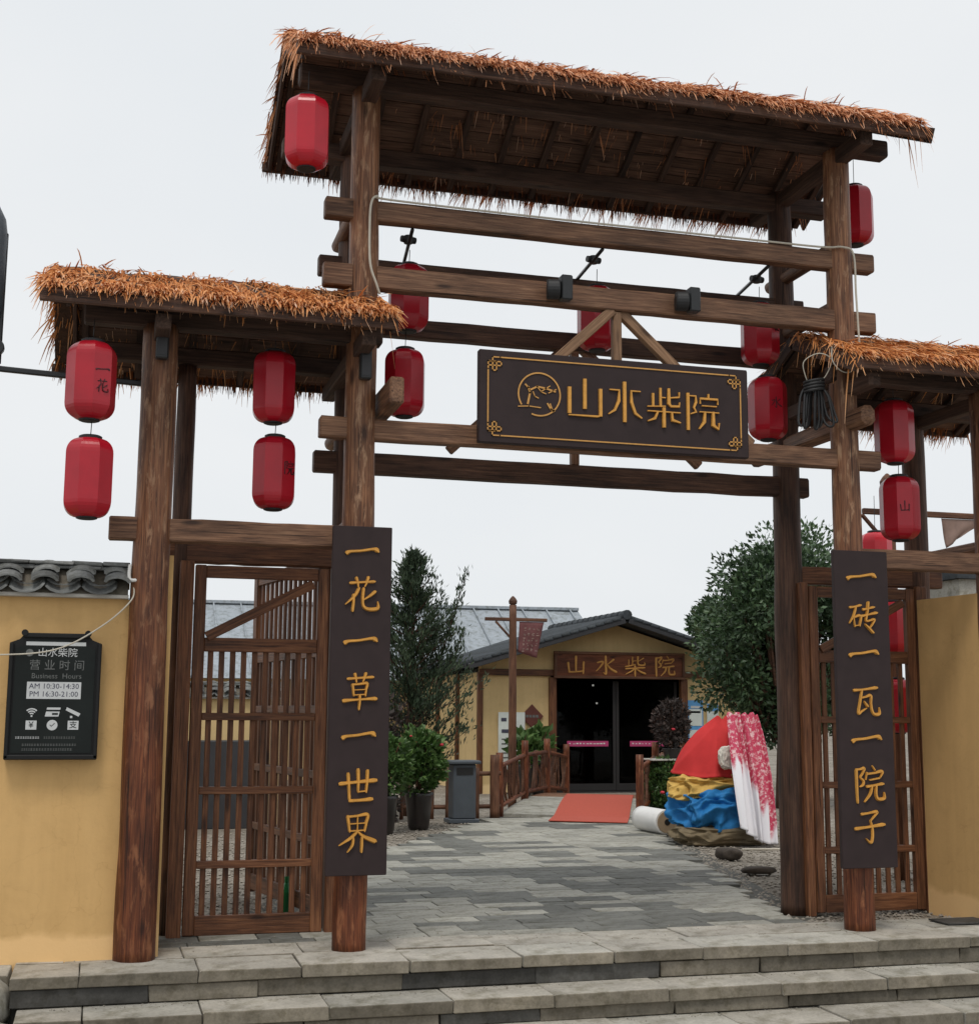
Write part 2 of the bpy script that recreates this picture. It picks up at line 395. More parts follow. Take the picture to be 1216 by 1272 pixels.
def tube_data(pts, r, seg=6, closed=False):
    verts, faces = [], []; pts = [Vector(p) for p in pts]; n = len(pts)
    rr = r if isinstance(r, (list, tuple)) else [r]*n
    prev = None
    for i, p in enumerate(pts):
        if closed: d = pts[(i+1) % n]-pts[i-1]
        else: d = pts[min(i+1, n-1)]-pts[max(i-1, 0)]
        d.normalize()
        if prev is None: prev = d.orthogonal().normalized()
        a = (prev-d*prev.dot(d)).normalized(); prev = a; b = d.cross(a)
        for j in range(seg):
            t = 2*math.pi*j/seg; verts.append(p+a*(rr[i]*math.cos(t))+b*(rr[i]*math.sin(t)))
    for i in range(n if closed else n-1):
        k2 = (i+1) % n
        for j in range(seg):
            k = (j+1) % seg; faces.append((i*seg+j, i*seg+k, k2*seg+k, k2*seg+j))
    if not closed:
        faces.append(tuple(reversed(range(seg)))); faces.append(tuple((n-1)*seg+j for j in range(seg)))
    return verts, faces
def tube(name, pts, r, mat, parent=None, seg=6, closed=False):
    v, f = tube_data(pts, r, seg, closed); c = sum((Vector(p) for p in pts), Vector())/len(pts)
    return mesh_obj(name, [x-c for x in v], f, mat, parent, Matrix.Translation(c), smooth=True)
def spline(pts, n=8):
    pts = [Vector(p) for p in pts]; out = []
    for i in range(len(pts)-1):
        p0 = pts[max(i-1, 0)]; p1 = pts[i]; p2 = pts[i+1]; p3 = pts[min(i+2, len(pts)-1)]
        for k in range(n):
            t = k/n
            out.append(.5*((2*p1)+(p2-p0)*t+(2*p0-5*p1+4*p2-p3)*t*t+(3*p1-p0-3*p2+p3)*t**3))
    out.append(pts[-1]); return out
def lathe(name, prof, seg, mat, parent=None, mw=None, smooth=False, phase=0):
    verts, faces = [], []; n = len(prof)
    for (r, z) in prof:
        for j in range(seg):
            a = 2*math.pi*(j+phase)/seg; verts.append((r*math.cos(a), r*math.sin(a), z))
    for i in range(n-1):
        for j in range(seg):
            k = (j+1) % seg; faces.append((i*seg+j, i*seg+k, (i+1)*seg+k, (i+1)*seg+j))
    faces.append(tuple(reversed(range(seg)))); faces.append(tuple((n-1)*seg+j for j in range(seg)))
    return mesh_obj(name, verts, faces, mat, parent, mw, smooth)
def disc(name, c, axis, r, h, mat, parent=None, seg=20):
    m, L = frame(Vector(c)-Vector(axis).normalized()*h/2, Vector(c)+Vector(axis).normalized()*h/2)
    v = []; f = []
    for (x, k) in ((-h/2, .92), (-h/2+h*.1, 1), (h/2-h*.1, 1), (h/2, .92)):
        for j in range(seg):
            a = 2*math.pi*j/seg; v.append((x, r*k*math.cos(a), r*k*math.sin(a)))
    for i in range(3):
        for j in range(seg):
            k = (j+1) % seg; f.append((i*seg+j, (i+1)*seg+j, (i+1)*seg+k, i*seg+k))
    f.append(tuple(range(seg))); f.append(tuple(reversed([3*seg+j for j in range(seg)])))
    f = [tuple(reversed(x)) for x in f]
    return mesh_obj(name, v, f, mat, parent, m)

# ------------------------------------------------------------------ lettering
YI = [[(3, 58, 13), (14, 53, 8), (45, 50, 7), (80, 44, 8), (92, 46, 13), (98, 52, 6)]]
GL = {
 'yi': YI,
 'hua': [[(16, 20, 8), (50, 17, 6), (86, 14, 8)], [(34, 4, 9), (38, 18, 7), (40, 31, 5)], [(68, 2, 9), (64, 16, 7), (58, 29, 4)],
   [(42, 34, 9), (30, 56, 8), (4, 80, 3)], [(27, 52, 9), (27, 76, 8), (25, 98, 8)], [(88, 42, 9), (74, 54, 7), (52, 68, 3)],
   [(55, 34, 9), (53, 60, 8), (55, 82, 8), (66, 91, 9), (84, 92, 10), (97, 87, 9), (95, 70, 3)]],
 'cao': [[(14, 17, 8), (50, 14, 6), (88, 11, 8)], [(35, 2, 9), (38, 14, 7), (40, 26, 5)], [(67, 0, 9), (63, 13, 7), (58, 25, 4)],
   [(29, 32, 9), (31, 46, 7), (33, 64, 6)], [(30, 33, 6), (50, 31, 6), (70, 29, 9), (68, 46, 7), (66, 64, 6)], [(33, 48, 5), (66, 46, 5)], [(33, 62, 6), (66, 60, 6)],
   [(3, 79, 11), (30, 76, 7), (70, 73, 7), (97, 72, 11)], [(50, 62, 8), (50, 80, 8), (48, 103, 6)]],
 'shi': [[(2, 43, 10), (40, 39, 7), (98, 34, 11)], [(24, 16, 9), (26, 45, 8), (29, 86, 7)], [(28, 86, 8), (55, 85, 7), (88, 82, 10)],
   [(50, 5, 9), (51, 35, 8), (51, 64, 6)], [(75, 8, 9), (74, 35, 8), (72, 64, 6)], [(51, 63, 6), (72, 61, 6)]],
 'jie': [[(24, 6, 9), (27, 26, 8), (30, 48, 6)], [(25, 8, 6), (50, 6, 6), (78, 3, 9), (75, 26, 8), (71, 47, 6)], [(28, 27, 5), (73, 25, 5)], [(51, 7, 7), (51, 45, 6)], [(30, 46, 6), (71, 44, 6)],
   [(50, 47, 9), (34, 64, 8), (1, 84, 3)], [(53, 48, 6), (70, 62, 9), (99, 74, 11), (102, 76, 3)], [(40, 64, 8), (38, 84, 7), (24, 102, 3)], [(64, 62, 8), (64, 82, 8), (63, 102, 7)]],
 'zhuan': [[(4, 20, 8), (24, 17, 6), (44, 12, 8)], [(26, 17, 8), (18, 44, 7), (1, 70, 3)], [(17, 50, 8), (20, 80, 6)], [(18, 51, 6), (42, 46, 9), (37, 78, 6)], [(20, 78, 6), (38, 75, 6)],
   [(50, 26, 8), (70, 22, 6), (90, 17, 8)], [(45, 47, 9), (70, 41, 6), (99, 35, 10)], [(70, 2, 9), (66, 32, 8), (60, 60, 7), (74, 60, 6), (90, 56, 8), (82, 72, 6), (70, 86, 3)], [(56, 72, 5), (70, 84, 8), (84, 98, 9)]],
 'wa': [[(10, 15, 9), (45, 12, 6), (90, 6, 10)], [(38, 14, 8), (31, 48, 8), (24, 84, 8), (36, 78, 6), (52, 68, 3)],
   [(37, 37, 6), (52, 34, 6), (68, 30, 9), (68, 54, 7), (71, 76, 8), (80, 87, 9), (96, 85, 9), (95, 66, 3)], [(44, 48, 5), (54, 60, 9), (57, 64, 4)]],
 'yuan': [[(11, 8, 6), (26, 7, 6), (38, 5, 9), (31, 20, 7), (24, 30, 6), (34, 40, 8), (32, 52, 7), (21, 57, 3)], [(12, 7, 9), (12, 50, 8), (13, 102, 7)],
   [(64, -2, 6), (71, 8, 9)], [(45, 17, 8), (41, 36, 5)], [(46, 21, 6), (70, 18, 6), (96, 14, 9), (88, 31, 3)], [(54, 38, 7), (84, 33, 8)], [(43, 57, 8), (70, 53, 6), (97, 49, 9)],
   [(60, 56, 8), (54, 78, 7), (34, 100, 3)], [(74, 53, 8), (73, 78, 8), (78, 91, 9), (90, 93, 9), (100, 89, 8), (99, 73, 3)]],
 'zi': [[(22, 14, 8), (46, 11, 6), (76, 7, 9), (66, 20, 7), (52, 34, 4)], [(52, 32, 6), (58, 56, 8), (58, 82, 8), (52, 98, 8), (36, 86, 3)], [(0, 57, 10), (45, 52, 7), (99, 45, 11)]],
 'shan': [[(50, 6, 10), (50, 45, 8), (50, 84, 7)], [(14, 38, 9), (16, 60, 8), (19, 86, 7)], [(17, 86, 8), (50, 85, 7), (86, 81, 8)], [(86, 34, 9), (85, 60, 8), (84, 94, 6)]],
 'shui': [[(50, 3, 9), (51, 50, 9), (51, 94, 8), (37, 84, 3)], [(10, 37, 7), (38, 32, 8), (26, 56, 7), (5, 80, 3)], [(88, 20, 9), (72, 34, 6), (57, 46, 3)], [(54, 42, 4), (72, 66, 9), (100, 84, 11)]],
 'chai': [[(20, 20, 7), (20, 50, 6)], [(38, 6, 8), (38, 48, 7)], [(38, 27, 6), (54, 24, 6)], [(4, 55, 7), (28, 50, 6), (52, 43, 4)], [(90, 11, 8), (64, 28, 4)],
   [(64, 3, 8), (63, 30, 7), (67, 44, 8), (82, 47, 8), (96, 44, 7), (95, 32, 3)], [(5, 66, 8), (50, 62, 6), (95, 59, 9)], [(50, 50, 8), (50, 78, 8), (50, 103, 6)], [(47, 65, 7), (30, 80, 6), (4, 94, 3)], [(53, 64, 5), (72, 78, 8), (98, 90, 10)]],
}
LG = {   # the broad, squared lettering of the hanging signboard
 'shan': [[(50, 0, 15), (50, 72, 15)], [(8, 24, 15), (8, 86, 15)], [(6, 94, 5), (84, 94, 5), (92, 92, 6)], [(93, 24, 15), (93, 90, 14)]],
 'shui': [[(50, -2, 17), (50, 102, 17)], [(2, 18, 5), (32, 18, 6), (31, 48, 9), (18, 74, 7), (-2, 86, 5)], [(100, 18, 5), (71, 18, 6), (72, 50, 9), (84, 80, 8), (104, 92, 6)]],
 'chai': [[(17, 16, 11), (17, 48, 11)], [(40, 0, 11), (40, 48, 11)], [(0, 51, 5), (54, 48, 5)], [(40, 24, 5), (54, 24, 5)], [(66, 0, 11), (66, 40, 10), (72, 47, 6), (98, 46, 6), (99, 36, 5)], [(66, 24, 5), (98, 20, 5), (98, 8, 7)],
   [(0, 64, 5), (100, 64, 5)], [(50, 56, 15), (50, 104, 15)], [(30, 66, 9), (22, 84, 7), (0, 92, 5)], [(74, 66, 10), (76, 86, 9), (100, 92, 5)]],
 'yuan': [[(6, 2, 14), (6, 102, 14)], [(8, 6, 5), (30, 6, 5), (31, 24, 7), (24, 40, 6), (31, 52, 6), (14, 58, 5)], [(44, 26, 6), (44, 12, 6), (99, 12, 6), (99, 26, 6)], [(70, 0, 8), (70, 12, 8)], [(50, 33, 5), (94, 33, 5)], [(42, 51, 5), (101, 51, 5)],
   [(58, 52, 10), (56, 80, 9), (40, 100, 5)], [(84, 52, 12), (84, 88, 11), (100, 98, 6), (102, 82, 6)]],
}
def glyph(strokes, size, depth=.007, flat=False):
    """strokes to a raised, ridged mesh in local XZ, facing -Y, centred"""
    verts, faces = [], []
    for si, st in enumerate(strokes):
        pts = spline([(x, y, wd) for x, y, wd in st], 6) if (len(st) > 2 and not flat) else [Vector(p) for p in st]
        base = len(verts); n = len(pts); lift = .0006*si
        for i, p in enumerate(pts):
            d = pts[min(i+1, n-1)]-pts[max(i-1, 0)]; d.z = 0
            if d.length < 1e-6: d = Vector((1, 0, 0))
            d.normalize(); nrm = Vector((-d.y, d.x, 0)); wd = max(p.z, 1.8)*.58
            e = Vector((p.x, p.y, 0))
            if i == 0: e0 = e-d*wd*.45
            elif i == n-1: e0 = e+d*wd*.45
            else: e0 = e
            k = .62 if i in (0, n-1) else 1
            kk = .8 if flat else .5
            for q, h in ((e0-nrm*wd*k, 0), (e0-nrm*wd*k*kk, 1), (e0+nrm*wd*k*kk, 1), (e0+nrm*wd*k, 0)):
                verts.append(((q.x-50)/100*size, -(depth*h+lift) if h else 0, (50-q.y)/100*size))
        for i in range(n-1):
            a = base+i*4; b_ = a+4
            for j in range(3): faces.append((a+j, a+j+1, b_+j+1, b_+j))
        faces.append((base, base+3, base+2, base+1)); e = base+(n-1)*4; faces.append((e, e+1, e+2, e+3))
    return verts, faces
def text_obj(txt, size, c, mat, parent, name='lettering', stretch=None):
    cu = bpy.data.curves.new('t', 'FONT'); cu.body = txt; cu.size = size; cu.align_x = 'CENTER'; cu.align_y = 'CENTER'; cu.resolution_u = 2
    o = bpy.data.objects.new('t', cu); COL.objects.link(o)
    me = bpy.data.meshes.new_from_object(o.evaluated_get(bpy.context.evaluated_depsgraph_get()))
    bpy.data.objects.remove(o); bpy.data.curves.remove(cu)
    me.materials.clear(); me.materials.append(mat); me.name = name
    return link(bpy.data.objects.new(name, me), parent, Matrix.Translation(c) @ Matrix.Rotation(R(90), 4, 'X'))

# ================================================================== THE SETTING
street = mesh_obj('street', [(-400, -400, -.452), (400, -400, -.452), (400, 400, -.452), (-400, 400, -.452)], [(0, 1, 2, 3)], MT['asphalt']); tag(street, kind='structure')
ground = mesh_obj('courtyard_ground', [(-60, .3, -.03), (60, .3, -.03), (120, 160, -.03), (-120, 160, -.03)], [(0, 1, 2, 3)], MT['gravel']); tag(ground, kind='structure')
# steps : a rubble core with slabs, each stone its own piece
steps = box('steps', -3.4, 7.0, -.30, .40, -.44, -.075, MT['paver_bed'], None, 0); tag(steps, kind='structure')
def dark_front(o, mat):  # front faces get a darker stone colour than the rest of the slab
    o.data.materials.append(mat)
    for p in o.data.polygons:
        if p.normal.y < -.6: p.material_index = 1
def stone_row(x0, x1, y0, y1, z0, z1, wmin, wmax, name, mats, parent, jit=.006, bev=.004, gap=.006, first=0):
    x = x0-first
    while x < x1:
        L = random.uniform(wmin, wmax); e = min(x+L, x1)
        if x1-e < .12: e = x1
        m = mats[min(int(random.random()*len(mats)), len(mats)-1)]
        dz = random.uniform(-.004, .003)
        o_ = box(name, max(x, x0)+gap/2, e-gap/2, y0+gap/2+random.uniform(-.006, .006), y1-gap/2, z0, z1+dz, m, parent, bev, jit)
        if name == 'step_slab': dark_front(o_, MT['edge'])
        x = e
S3 = [MT['slab'], MT['slab'], MT['slab'], MT['slab_b']]
stone_row(-1.78, 6.4, -.42, -.03, -.062, 0, .5, .72, 'step_slab', S3, steps, first=.2)
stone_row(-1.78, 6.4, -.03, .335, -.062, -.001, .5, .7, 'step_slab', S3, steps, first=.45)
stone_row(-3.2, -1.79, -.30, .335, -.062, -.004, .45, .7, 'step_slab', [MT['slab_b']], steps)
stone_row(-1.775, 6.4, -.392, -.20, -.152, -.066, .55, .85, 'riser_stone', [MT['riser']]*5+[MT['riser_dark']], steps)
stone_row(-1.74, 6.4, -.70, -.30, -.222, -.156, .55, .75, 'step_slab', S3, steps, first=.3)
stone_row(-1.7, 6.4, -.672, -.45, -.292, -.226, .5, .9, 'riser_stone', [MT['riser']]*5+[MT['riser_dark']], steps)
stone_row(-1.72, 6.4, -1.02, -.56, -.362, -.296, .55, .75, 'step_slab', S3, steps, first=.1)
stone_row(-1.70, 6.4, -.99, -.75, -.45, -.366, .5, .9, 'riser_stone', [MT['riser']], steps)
# rubble at the free end of the steps
def boulder(name, c, s, mat, parent=None, seed=0, sub=3):
    bm = bmesh.new(); bmesh.ops.create_icosphere(bm, subdivisions=sub, radius=1)
    for v in bm.verts:
        d = v.co.normalized(); k = 1+.22*noise.noise(d*1.6+Vector((seed*5.1, 0, 0)))+.08*noise.noise(d*5+Vector((seed, 3, 0)))
        q = d*k; q = Vector([math.copysign(abs(t)**.72, t) for t in q])
        v.co = Vector((q.x*s[0], q.y*s[1], q.z*s[2]))
    return bm_obj(name, bm, mat, parent, Matrix.Translation(c) @ Matrix.Rotation(seed*1.3, 4, 'Z'), True)
for i, (c, s) in enumerate([((-1.93, -.36, -.13), (.19, .14, .13)), ((-2.18, -.42, -.2), (.2, .18, .16)), ((-1.88, -.62, -.27), (.17, .15, .10)), ((-2.25, -.75, -.36), (.26, .2, .13)), ((-1.9, -.95, -.38), (.2, .18, .09)), ((-2.6, -.45, -.25), (.26, .2, .2))]):
    boulder('rubble_stone', c, s, MT['boulder'] if i % 2 == 0 else MT['slab_b'], steps, i+1)
grit = []
for k in range(900):
    yy, zz = random.choice([(-.40, -.156), (-.44, -.156), (-.685, -.296), (-.72, -.296), (.0, .0), (.3, 0)])
    grit.append((random.uniform(-1.6, 4.2), yy-abs(random.gauss(0, .03)) if zz < -.01 else yy+random.uniform(-.1, .3), zz+.002, random.uniform(.002, .006)))
# path of pavers, each its own piece
path = mesh_obj('path', [(-1.05, .3, -.022), (3.15, .3, -.022), (5.35, 8.6, -.022), (3.5, 9.6, -.022), (1.1, 5.2, -.022)], [(0, 1, 2, 3, 4)], MT['paver_bed']); tag(path, kind='structure')
def path_x(y):
    if y < 1.0: l = -1.05
    elif y < 5.2: l = -.2+(y-1.0)*(1.35/4.2)
    elif y < 9.0: l = 1.15+(y-5.2)*(2.15/3.8)
    else: l = 3.3
    r = 3.0+(y-.4)*(2.05/8.0)
    return l, r
y = .34; row = 0
while y < 9.0:
    h = random.choice([.17, .195, .22]) if y < 3 else (.255 if y < 6 else .34)
    l, r = path_x(y+h/2)
    if y > 8.3: l = max(l, 3.2)
    x = l-random.uniform(0, .35)
    while x < r:
        L = random.choice([.26, .34, .42, .48]) if y < 3 else random.choice([.36, .44, .54])
        a, e = max(x, l+random.uniform(-.04, .04)), min(x+L, r+random.uniform(-.05, .08))
        if e-a > .08:
            cx = (a+e)/2
            nz = noise.noise((cx*1.1, y*1.1, 2.2))+.7*random.uniform(-.6, .6)
            far = y > 6.6
            m = MT['paver_d'] if (nz > (.10 if not far else .32)) else MT['paver']
            box('paver', a+.003, e-.003, y+.003, y+h-.003, -.05, random.uniform(-.006, .0), m, path, .004, .002)
        x += L
    y += h; row += 1
# loose pebbles on the gravel either side of the path
def pebbles(name, spots, parent=None):
    verts, faces = [], []
    for (x, y, z, s) in spots:
        b = len(verts); a = random.random()*3
        for i in range(6):
            d = [(1, 0, 0), (0, 1, 0), (-1, 0, 0), (0, -1, 0), (0, 0, 1), (0, 0, -1)][i]
            q = Vector((d[0]*s*random.uniform(.8, 1.3), d[1]*s*random.uniform(.7, 1.1), d[2]*s*random.uniform(.4, .7))); q.rotate(Matrix.Rotation(a, 3, 'Z'))
            verts.append((x+q.x, y+q.y, z+q.z))
        for f in ((0, 1, 4), (1, 2, 4), (2, 3, 4), (3, 0, 4), (1, 0, 5), (2, 1, 5), (3, 2, 5), (0, 3, 5)): faces.append(tuple(b+k for k in f))
    return mesh_obj(name, verts, faces, MT['pebble'], parent)
sp = []
for i in range(9000):
    y = .4+8.5*random.random()**1.3
    l, r = path_x(y)
    x = r+.02+random.random()**1.2*2.2 if random.random() < .5 else l-.02-random.random()**1.2*2.6
    if x < -3: continue
    sp.append((x, y, -.022, random.uniform(.008, .022)))
sp += grit
tag(pebbles('gravel', sp), 'small grey brown pebbles lying loose beside the paved path and on steps', 'gravel', kind='stuff')

# ================================================================== THE TIMBER GATEWAY
XR, XL, XO, DY = 3.23, -1.17, 4.31, .81
gate = empty('gateway', (1.6, .4, 0), label='tall brown timber gateway with thatched main roof and two lower thatched wings', cat='gateway')
def post(x, y, ztop, r0, r1, mat, seed): return log('post', (x, y, -.02), (x, y, ztop), r0, r1, mat, gate, .05, 28, None, seed)
post(0, 0, 5.12, .098, .086, MT['post'], 1); post(XR, 0, 5.12, .096, .086, MT['post'], 2)
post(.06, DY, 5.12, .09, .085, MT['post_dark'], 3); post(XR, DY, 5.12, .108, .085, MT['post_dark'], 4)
post(XL, 0, 3.52, .112, .098, MT['post'], 5); post(XO, 0, 3.52, .105, .098, MT['post'], 6)
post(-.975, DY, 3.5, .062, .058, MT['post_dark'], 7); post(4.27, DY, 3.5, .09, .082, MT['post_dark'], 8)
def beamx(x0, x1, y, z0, z1, t=.085, mat='beam'): return bar('beam', (x0, y, (z0+z1)/2), (x1, y, (z0+z1)/2), t, z1-z0, MT[mat], gate, bev=.008, jit=.003, seg=14)
for yy, ext in ((0, .245), (DY, .16)):
    for z0, z1 in ((4.28, 4.405), (3.855, 3.995), (2.925, 3.05)):
        if yy: z0, z1 = {4.28: (4.185, 4.315), 3.855: (3.80, 3.925), 2.925: (2.862, 3.0)}[z0]
        beamx(-ext, XR+ext, yy, z0, z1, .09, 'beam' if yy == 0 else 'post_dark')  # rear beams use darker wood: their shade is put into the colour
beamx(-1.41, -.0, 0, 2.27, 2.40, .10); beamx(XR, 4.7, 0, 2.27, 2.40, .10)
beamx(-1.15, 0, DY, 2.24, 2.365, .09, 'door'); beamx(XR, 4.45, DY, 2.24, 2.365, .09, 'door')
# head beams under the eaves and purlins
for yy in (0, DY):
    hz = 5.17 if yy == 0 else 5.035
    bar('head_beam', (-.42, yy, hz), (XR+.38, yy, hz), .11, .12, MT['rafter'], gate, bev=.01, seg=8, jit=.003)
    bar('head_beam', (-1.60, yy, 3.56), (.12, yy, 3.56), .10, .11, MT['rafter'], gate, bev=.01, seg=6, jit=.003)
    bar('head_beam', (3.12, yy, 3.56), (4.95, yy, 3.56), .10, .11, MT['rafter'], gate, bev=.01, seg=6, jit=.003)
# ties running front to back
def tie(x, z, y0, y1, s=.10, mat='beam', name='tie_beam'): return log(name, (x, y0, z), (x, y1, z), s/2, s/2*.92, MT[mat], gate, .07, 16, None, x+z)
tie(0.0, 4.46, -.04, 1.0, .10); tie(XR, 4.46, -.04, .98, .10); tie(0.0, 4.05, -.03, 1.02, .10); tie(XR, 4.05, -.03, .98, .10)
tie(-1.17, 2.455, -.05, .86, .10); tie(XO, 2.455, -.05, .86, .10); tie(0, 2.455, .02, .92, .08); tie(0.0, 3.11, .05, 1.1, .10)
bar('tie_beam', (XR+.02, -.30, 3.235), (XR-.02, 1.26, 3.215), .10, .13, MT['beam'], gate, bev=.03, seg=6, jit=.003)
bar('tie_beam', (.145, -.36, 3.16), (.145, 1.16, 3.14), .085, .16, MT['beam'], gate, bev=.012, seg=6, jit=.003)
for x in (0, XR): bar('tie_beam', (x, -.40, 5.06), (x, 1.2, 5.06), .09, .10, MT['rafter'], gate)
for x in (-1.17, -.02, XR+.02, XO): bar('tie_beam', (x, -.36, 3.455), (x, 1.15, 3.455), .085, .09, MT['rafter'], gate)
# fan braces under the second beam, front frame and rear frame
for yy, mm in ((.0, 'brace'), (DY, 'beam')):
    bar('brace', (1.63, yy, 3.85), (1.63, yy, 3.0), .055, .06, MT[mm], gate, up=(0, 1, 0))
    bar('brace', (1.60, yy-.012, 3.86), (.74, yy-.012, 3.05), .05, .065, MT[mm], gate)
    bar('brace', (1.66, yy+.012, 3.86), (2.56, yy+.012, 3.05), .05, .065, MT[mm], gate)
# lamp rods between front and rear top beams
for xa, xb in ((.306, .42), (1.552, 1.65), (2.72, 2.88)):
    tube('lamp_rod', [(xa, .03, 4.272), (xb, .83, 4.322)], .012, MT['black'], gate, 8)

# ---- thatched roofs
def blades(spec, seed, width=(.006, .0125)):
    rnd = random.Random(seed); V, F, T = [], [], []
    for (p, d, nrm, L, droop, t0, t1) in spec:
        d = d.normalized(); side = d.cross(nrm).normalized()
        ang = rnd.uniform(-.9, .9); side = (side*math.cos(ang)+nrm*math.sin(ang)).normalized()
        wd = rnd.uniform(*width)*.5; n = 3; b = len(V)
        for i in range(n+1):
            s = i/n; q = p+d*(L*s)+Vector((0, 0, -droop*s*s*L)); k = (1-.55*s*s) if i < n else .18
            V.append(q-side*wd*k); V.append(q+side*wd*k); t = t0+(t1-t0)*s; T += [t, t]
        for i in range(n): F.append((b+2*i, b+2*i+1, b+2*i+3, b+2*i+2))
    return V, F, T
def roof(x0, x1, fx0, fx1, y0, y1, ze, pitch, seed, strawmat, dens, raf=.30):
    ym = (y0+y1)/2; tp = math.tan(pitch); zr = ze+(ym-y0)*tp; c, s = math.cos(pitch), math.sin(pitch); SL = (ym-y0)/c
    rnd = random.Random(seed)
    # the bed of thatch : one closed body over both slopes
    def prof(off, ext): return [(y0-ext*c, ze-ext*s), (ym, zr), (y1+ext*c, ze-ext*s)]
    lo, hi = .028, .062
    P = []
    for off in (lo, hi):
        P += [(y0+.01-off*s*.2, ze+off/c*.9), (ym, zr+off/c), (y1-.01+off*s*.2, ze+off/c*.9)]
    sec = [P[0], P[1], P[2], P[5], P[4], P[3]]
    verts, faces = [], []; nx = 40; tx0, tx1 = fx0+.02, fx1-.02
    for i in range(nx+1):
        x = tx0+(tx1-tx0)*i/nx
        for j, (yy, zz) in enumerate(sec):
            dz = .018*noise.noise((x*4, yy*5, seed)) if j >= 3 else 0
            verts.append((x, yy, zz+dz))
    for i in range(nx):
        for j in range(6):
            k = (j+1) % 6; faces.append((i*6+j, i*6+k, (i+1)*6+k, (i+1)*6+j))
    faces.append((0, 5, 4, 1)); faces.append((1, 4, 3, 2)); e = nx*6; faces.append((e, e+1, e+4, e+5)); faces.append((e+1, e+2, e+3, e+4))
    rf = mesh_obj('roof', verts, faces, MT['straw_bed'], gate)
    for side in (0, 1):
        def pt(x, t, off):      # t metres up the slope from the eave
            yy = y0+t*c if side == 0 else y1-t*c
            nn = Vector((0, -s if side == 0 else s, c))
            return Vector((x, yy, ze+t*s))+nn*off
        nb = max(5, int(SL/.145)); bw = SL/nb
        nrm = Vector((0, -s if side == 0 else s, c))
        for k in range(nb):
            o = bar('roof_board', pt(x0+.01, (k+.5)*bw, .013), pt(x1-.01, (k+.5)*bw, .013), bw-.006, .020, MT['roofwood'], rf, up=nrm, bev=.002)
        nr = int((x1-x0)/raf)
        for k in range(nr+1):
            x = x0+.05+(x1-x0-.10)*k/nr
            bar('rafter', pt(x, -.01, -.018), pt(x, SL-.03, -.018), .042, .036, MT['rafter'], rf, up=nrm, bev=.004)
        yf = y0-.02 if side == 0 else y1+.02
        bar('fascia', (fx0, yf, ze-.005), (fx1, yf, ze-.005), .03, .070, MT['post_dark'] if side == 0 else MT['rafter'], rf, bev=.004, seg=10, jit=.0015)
    for x in (x0-.012, x1+.012):
        for side in (0, 1):
            a = (x, y0 if side == 0 else y1, ze-.005); b_ = (x, ym, zr-.005)
            bar('barge_board', a, b_, .022, .10, MT['rafter'], rf, bev=.003)
    # straw
    spec = []
    bx0_, bx1_ = x0, x1; x0, x1 = fx0+.02, fx1-.02; W = x1-x0
    for side in (0, 1):
        dn = Vector((0, -c if side == 0 else c, -s)); nrm = Vector((0, -s if side == 0 else s, c))
        ncl = int(dens*W*(1.0 if side == 0 else .45))
        for k in range(ncl):
            x = x0+W*rnd.random(); t = SL*(rnd.random()**1.25)*1.02
            base = Vector((x, (y0+t*c) if side == 0 else (y1-t*c), ze+t*s))+nrm*rnd.uniform(.048, .082)
            cd_ = dn+Vector((rnd.gauss(0, .24), 0, 0))+nrm*rnd.gauss(.05, .09)
            tone = rnd.gauss(.55, .13)
            for q in range(rnd.randint(8, 14)):
                d = cd_+Vector((rnd.gauss(0, .18), rnd.gauss(0, .08), rnd.gauss(0, .10)))
                L = rnd.uniform(.12, .26)
                if t < .16 and side == 0: L = rnd.uniform(.05, .09)+t*.35
                tt = tone+rnd.gauss(0, .1)
                spec.append((base+Vector((rnd.gauss(0, .02), rnd.gauss(0, .015), rnd.gauss(0, .01))), d, nrm, L, rnd.uniform(.0, .5), tt-.22, tt+.22))
        # eave fringe
        for k in range(int(W*(260 if side == 0 else 260))):
            x = x0+W*rnd.random()
            if side == 0:
                base = Vector((x, y0-rnd.uniform(.0, .04), ze+rnd.uniform(.045, .095))); d = dn+Vector((rnd.gauss(0, .5), -.5, rnd.gauss(.15, .3)))
                spec.append((base, d, nrm, rnd.uniform(.045, .10), rnd.uniform(.1, .7), rnd.uniform(.35, .7), rnd.uniform(.7, 1.0)))
            else:
                base = Vector((x, y1+rnd.uniform(-.03, .03), ze+rnd.uniform(.03, .07))); d = Vector((rnd.gauss(0, .16), rnd.uniform(.1, .35), -1))
                spec.append((base, d, nrm, rnd.uniform(.06, .15), .1, rnd.uniform(.0, .12), rnd.uniform(.0, .25)))
        # verge fringe at both gable ends
        for xe, sx in ((x0, -1), (x1, 1)):
            for k in range(int(SL*(110 if side == 0 else 45))):
                t = SL*rnd.random()
                base = Vector((xe-sx*.03, (y0+t*c) if side == 0 else (y1-t*c), ze+t*s))+nrm*rnd.uniform(.03, .10)
                hang = rnd.random() < .07
                d = Vector((sx*rnd.uniform(.25, 1.0), 0, rnd.gauss(-.35, .35)))+dn*rnd.uniform(.1, .9)
                if hang: d = Vector((sx*rnd.uniform(.08, .4), rnd.gauss(0, .15), -1))
                spec.append((base, d, nrm, rnd.uniform(.06, .14)*(1.9 if hang else 1), rnd.uniform(.2, .9), rnd.uniform(.25, .6), rnd.uniform(.6, 1.0)))
    # a few long stray stalks
    for k in range(int(W*7)):
        x = x0+W*rnd.random(); nrm = Vector((0, -s, c)); t = rnd.uniform(0, SL*.9)
        spec.append((Vector((x, y0+t*c, ze+t*s))+nrm*.09, Vector((rnd.gauss(0, 1), -.4, rnd.uniform(-.1, .75))), nrm, rnd.uniform(.12, .22), .4, .5, .95))
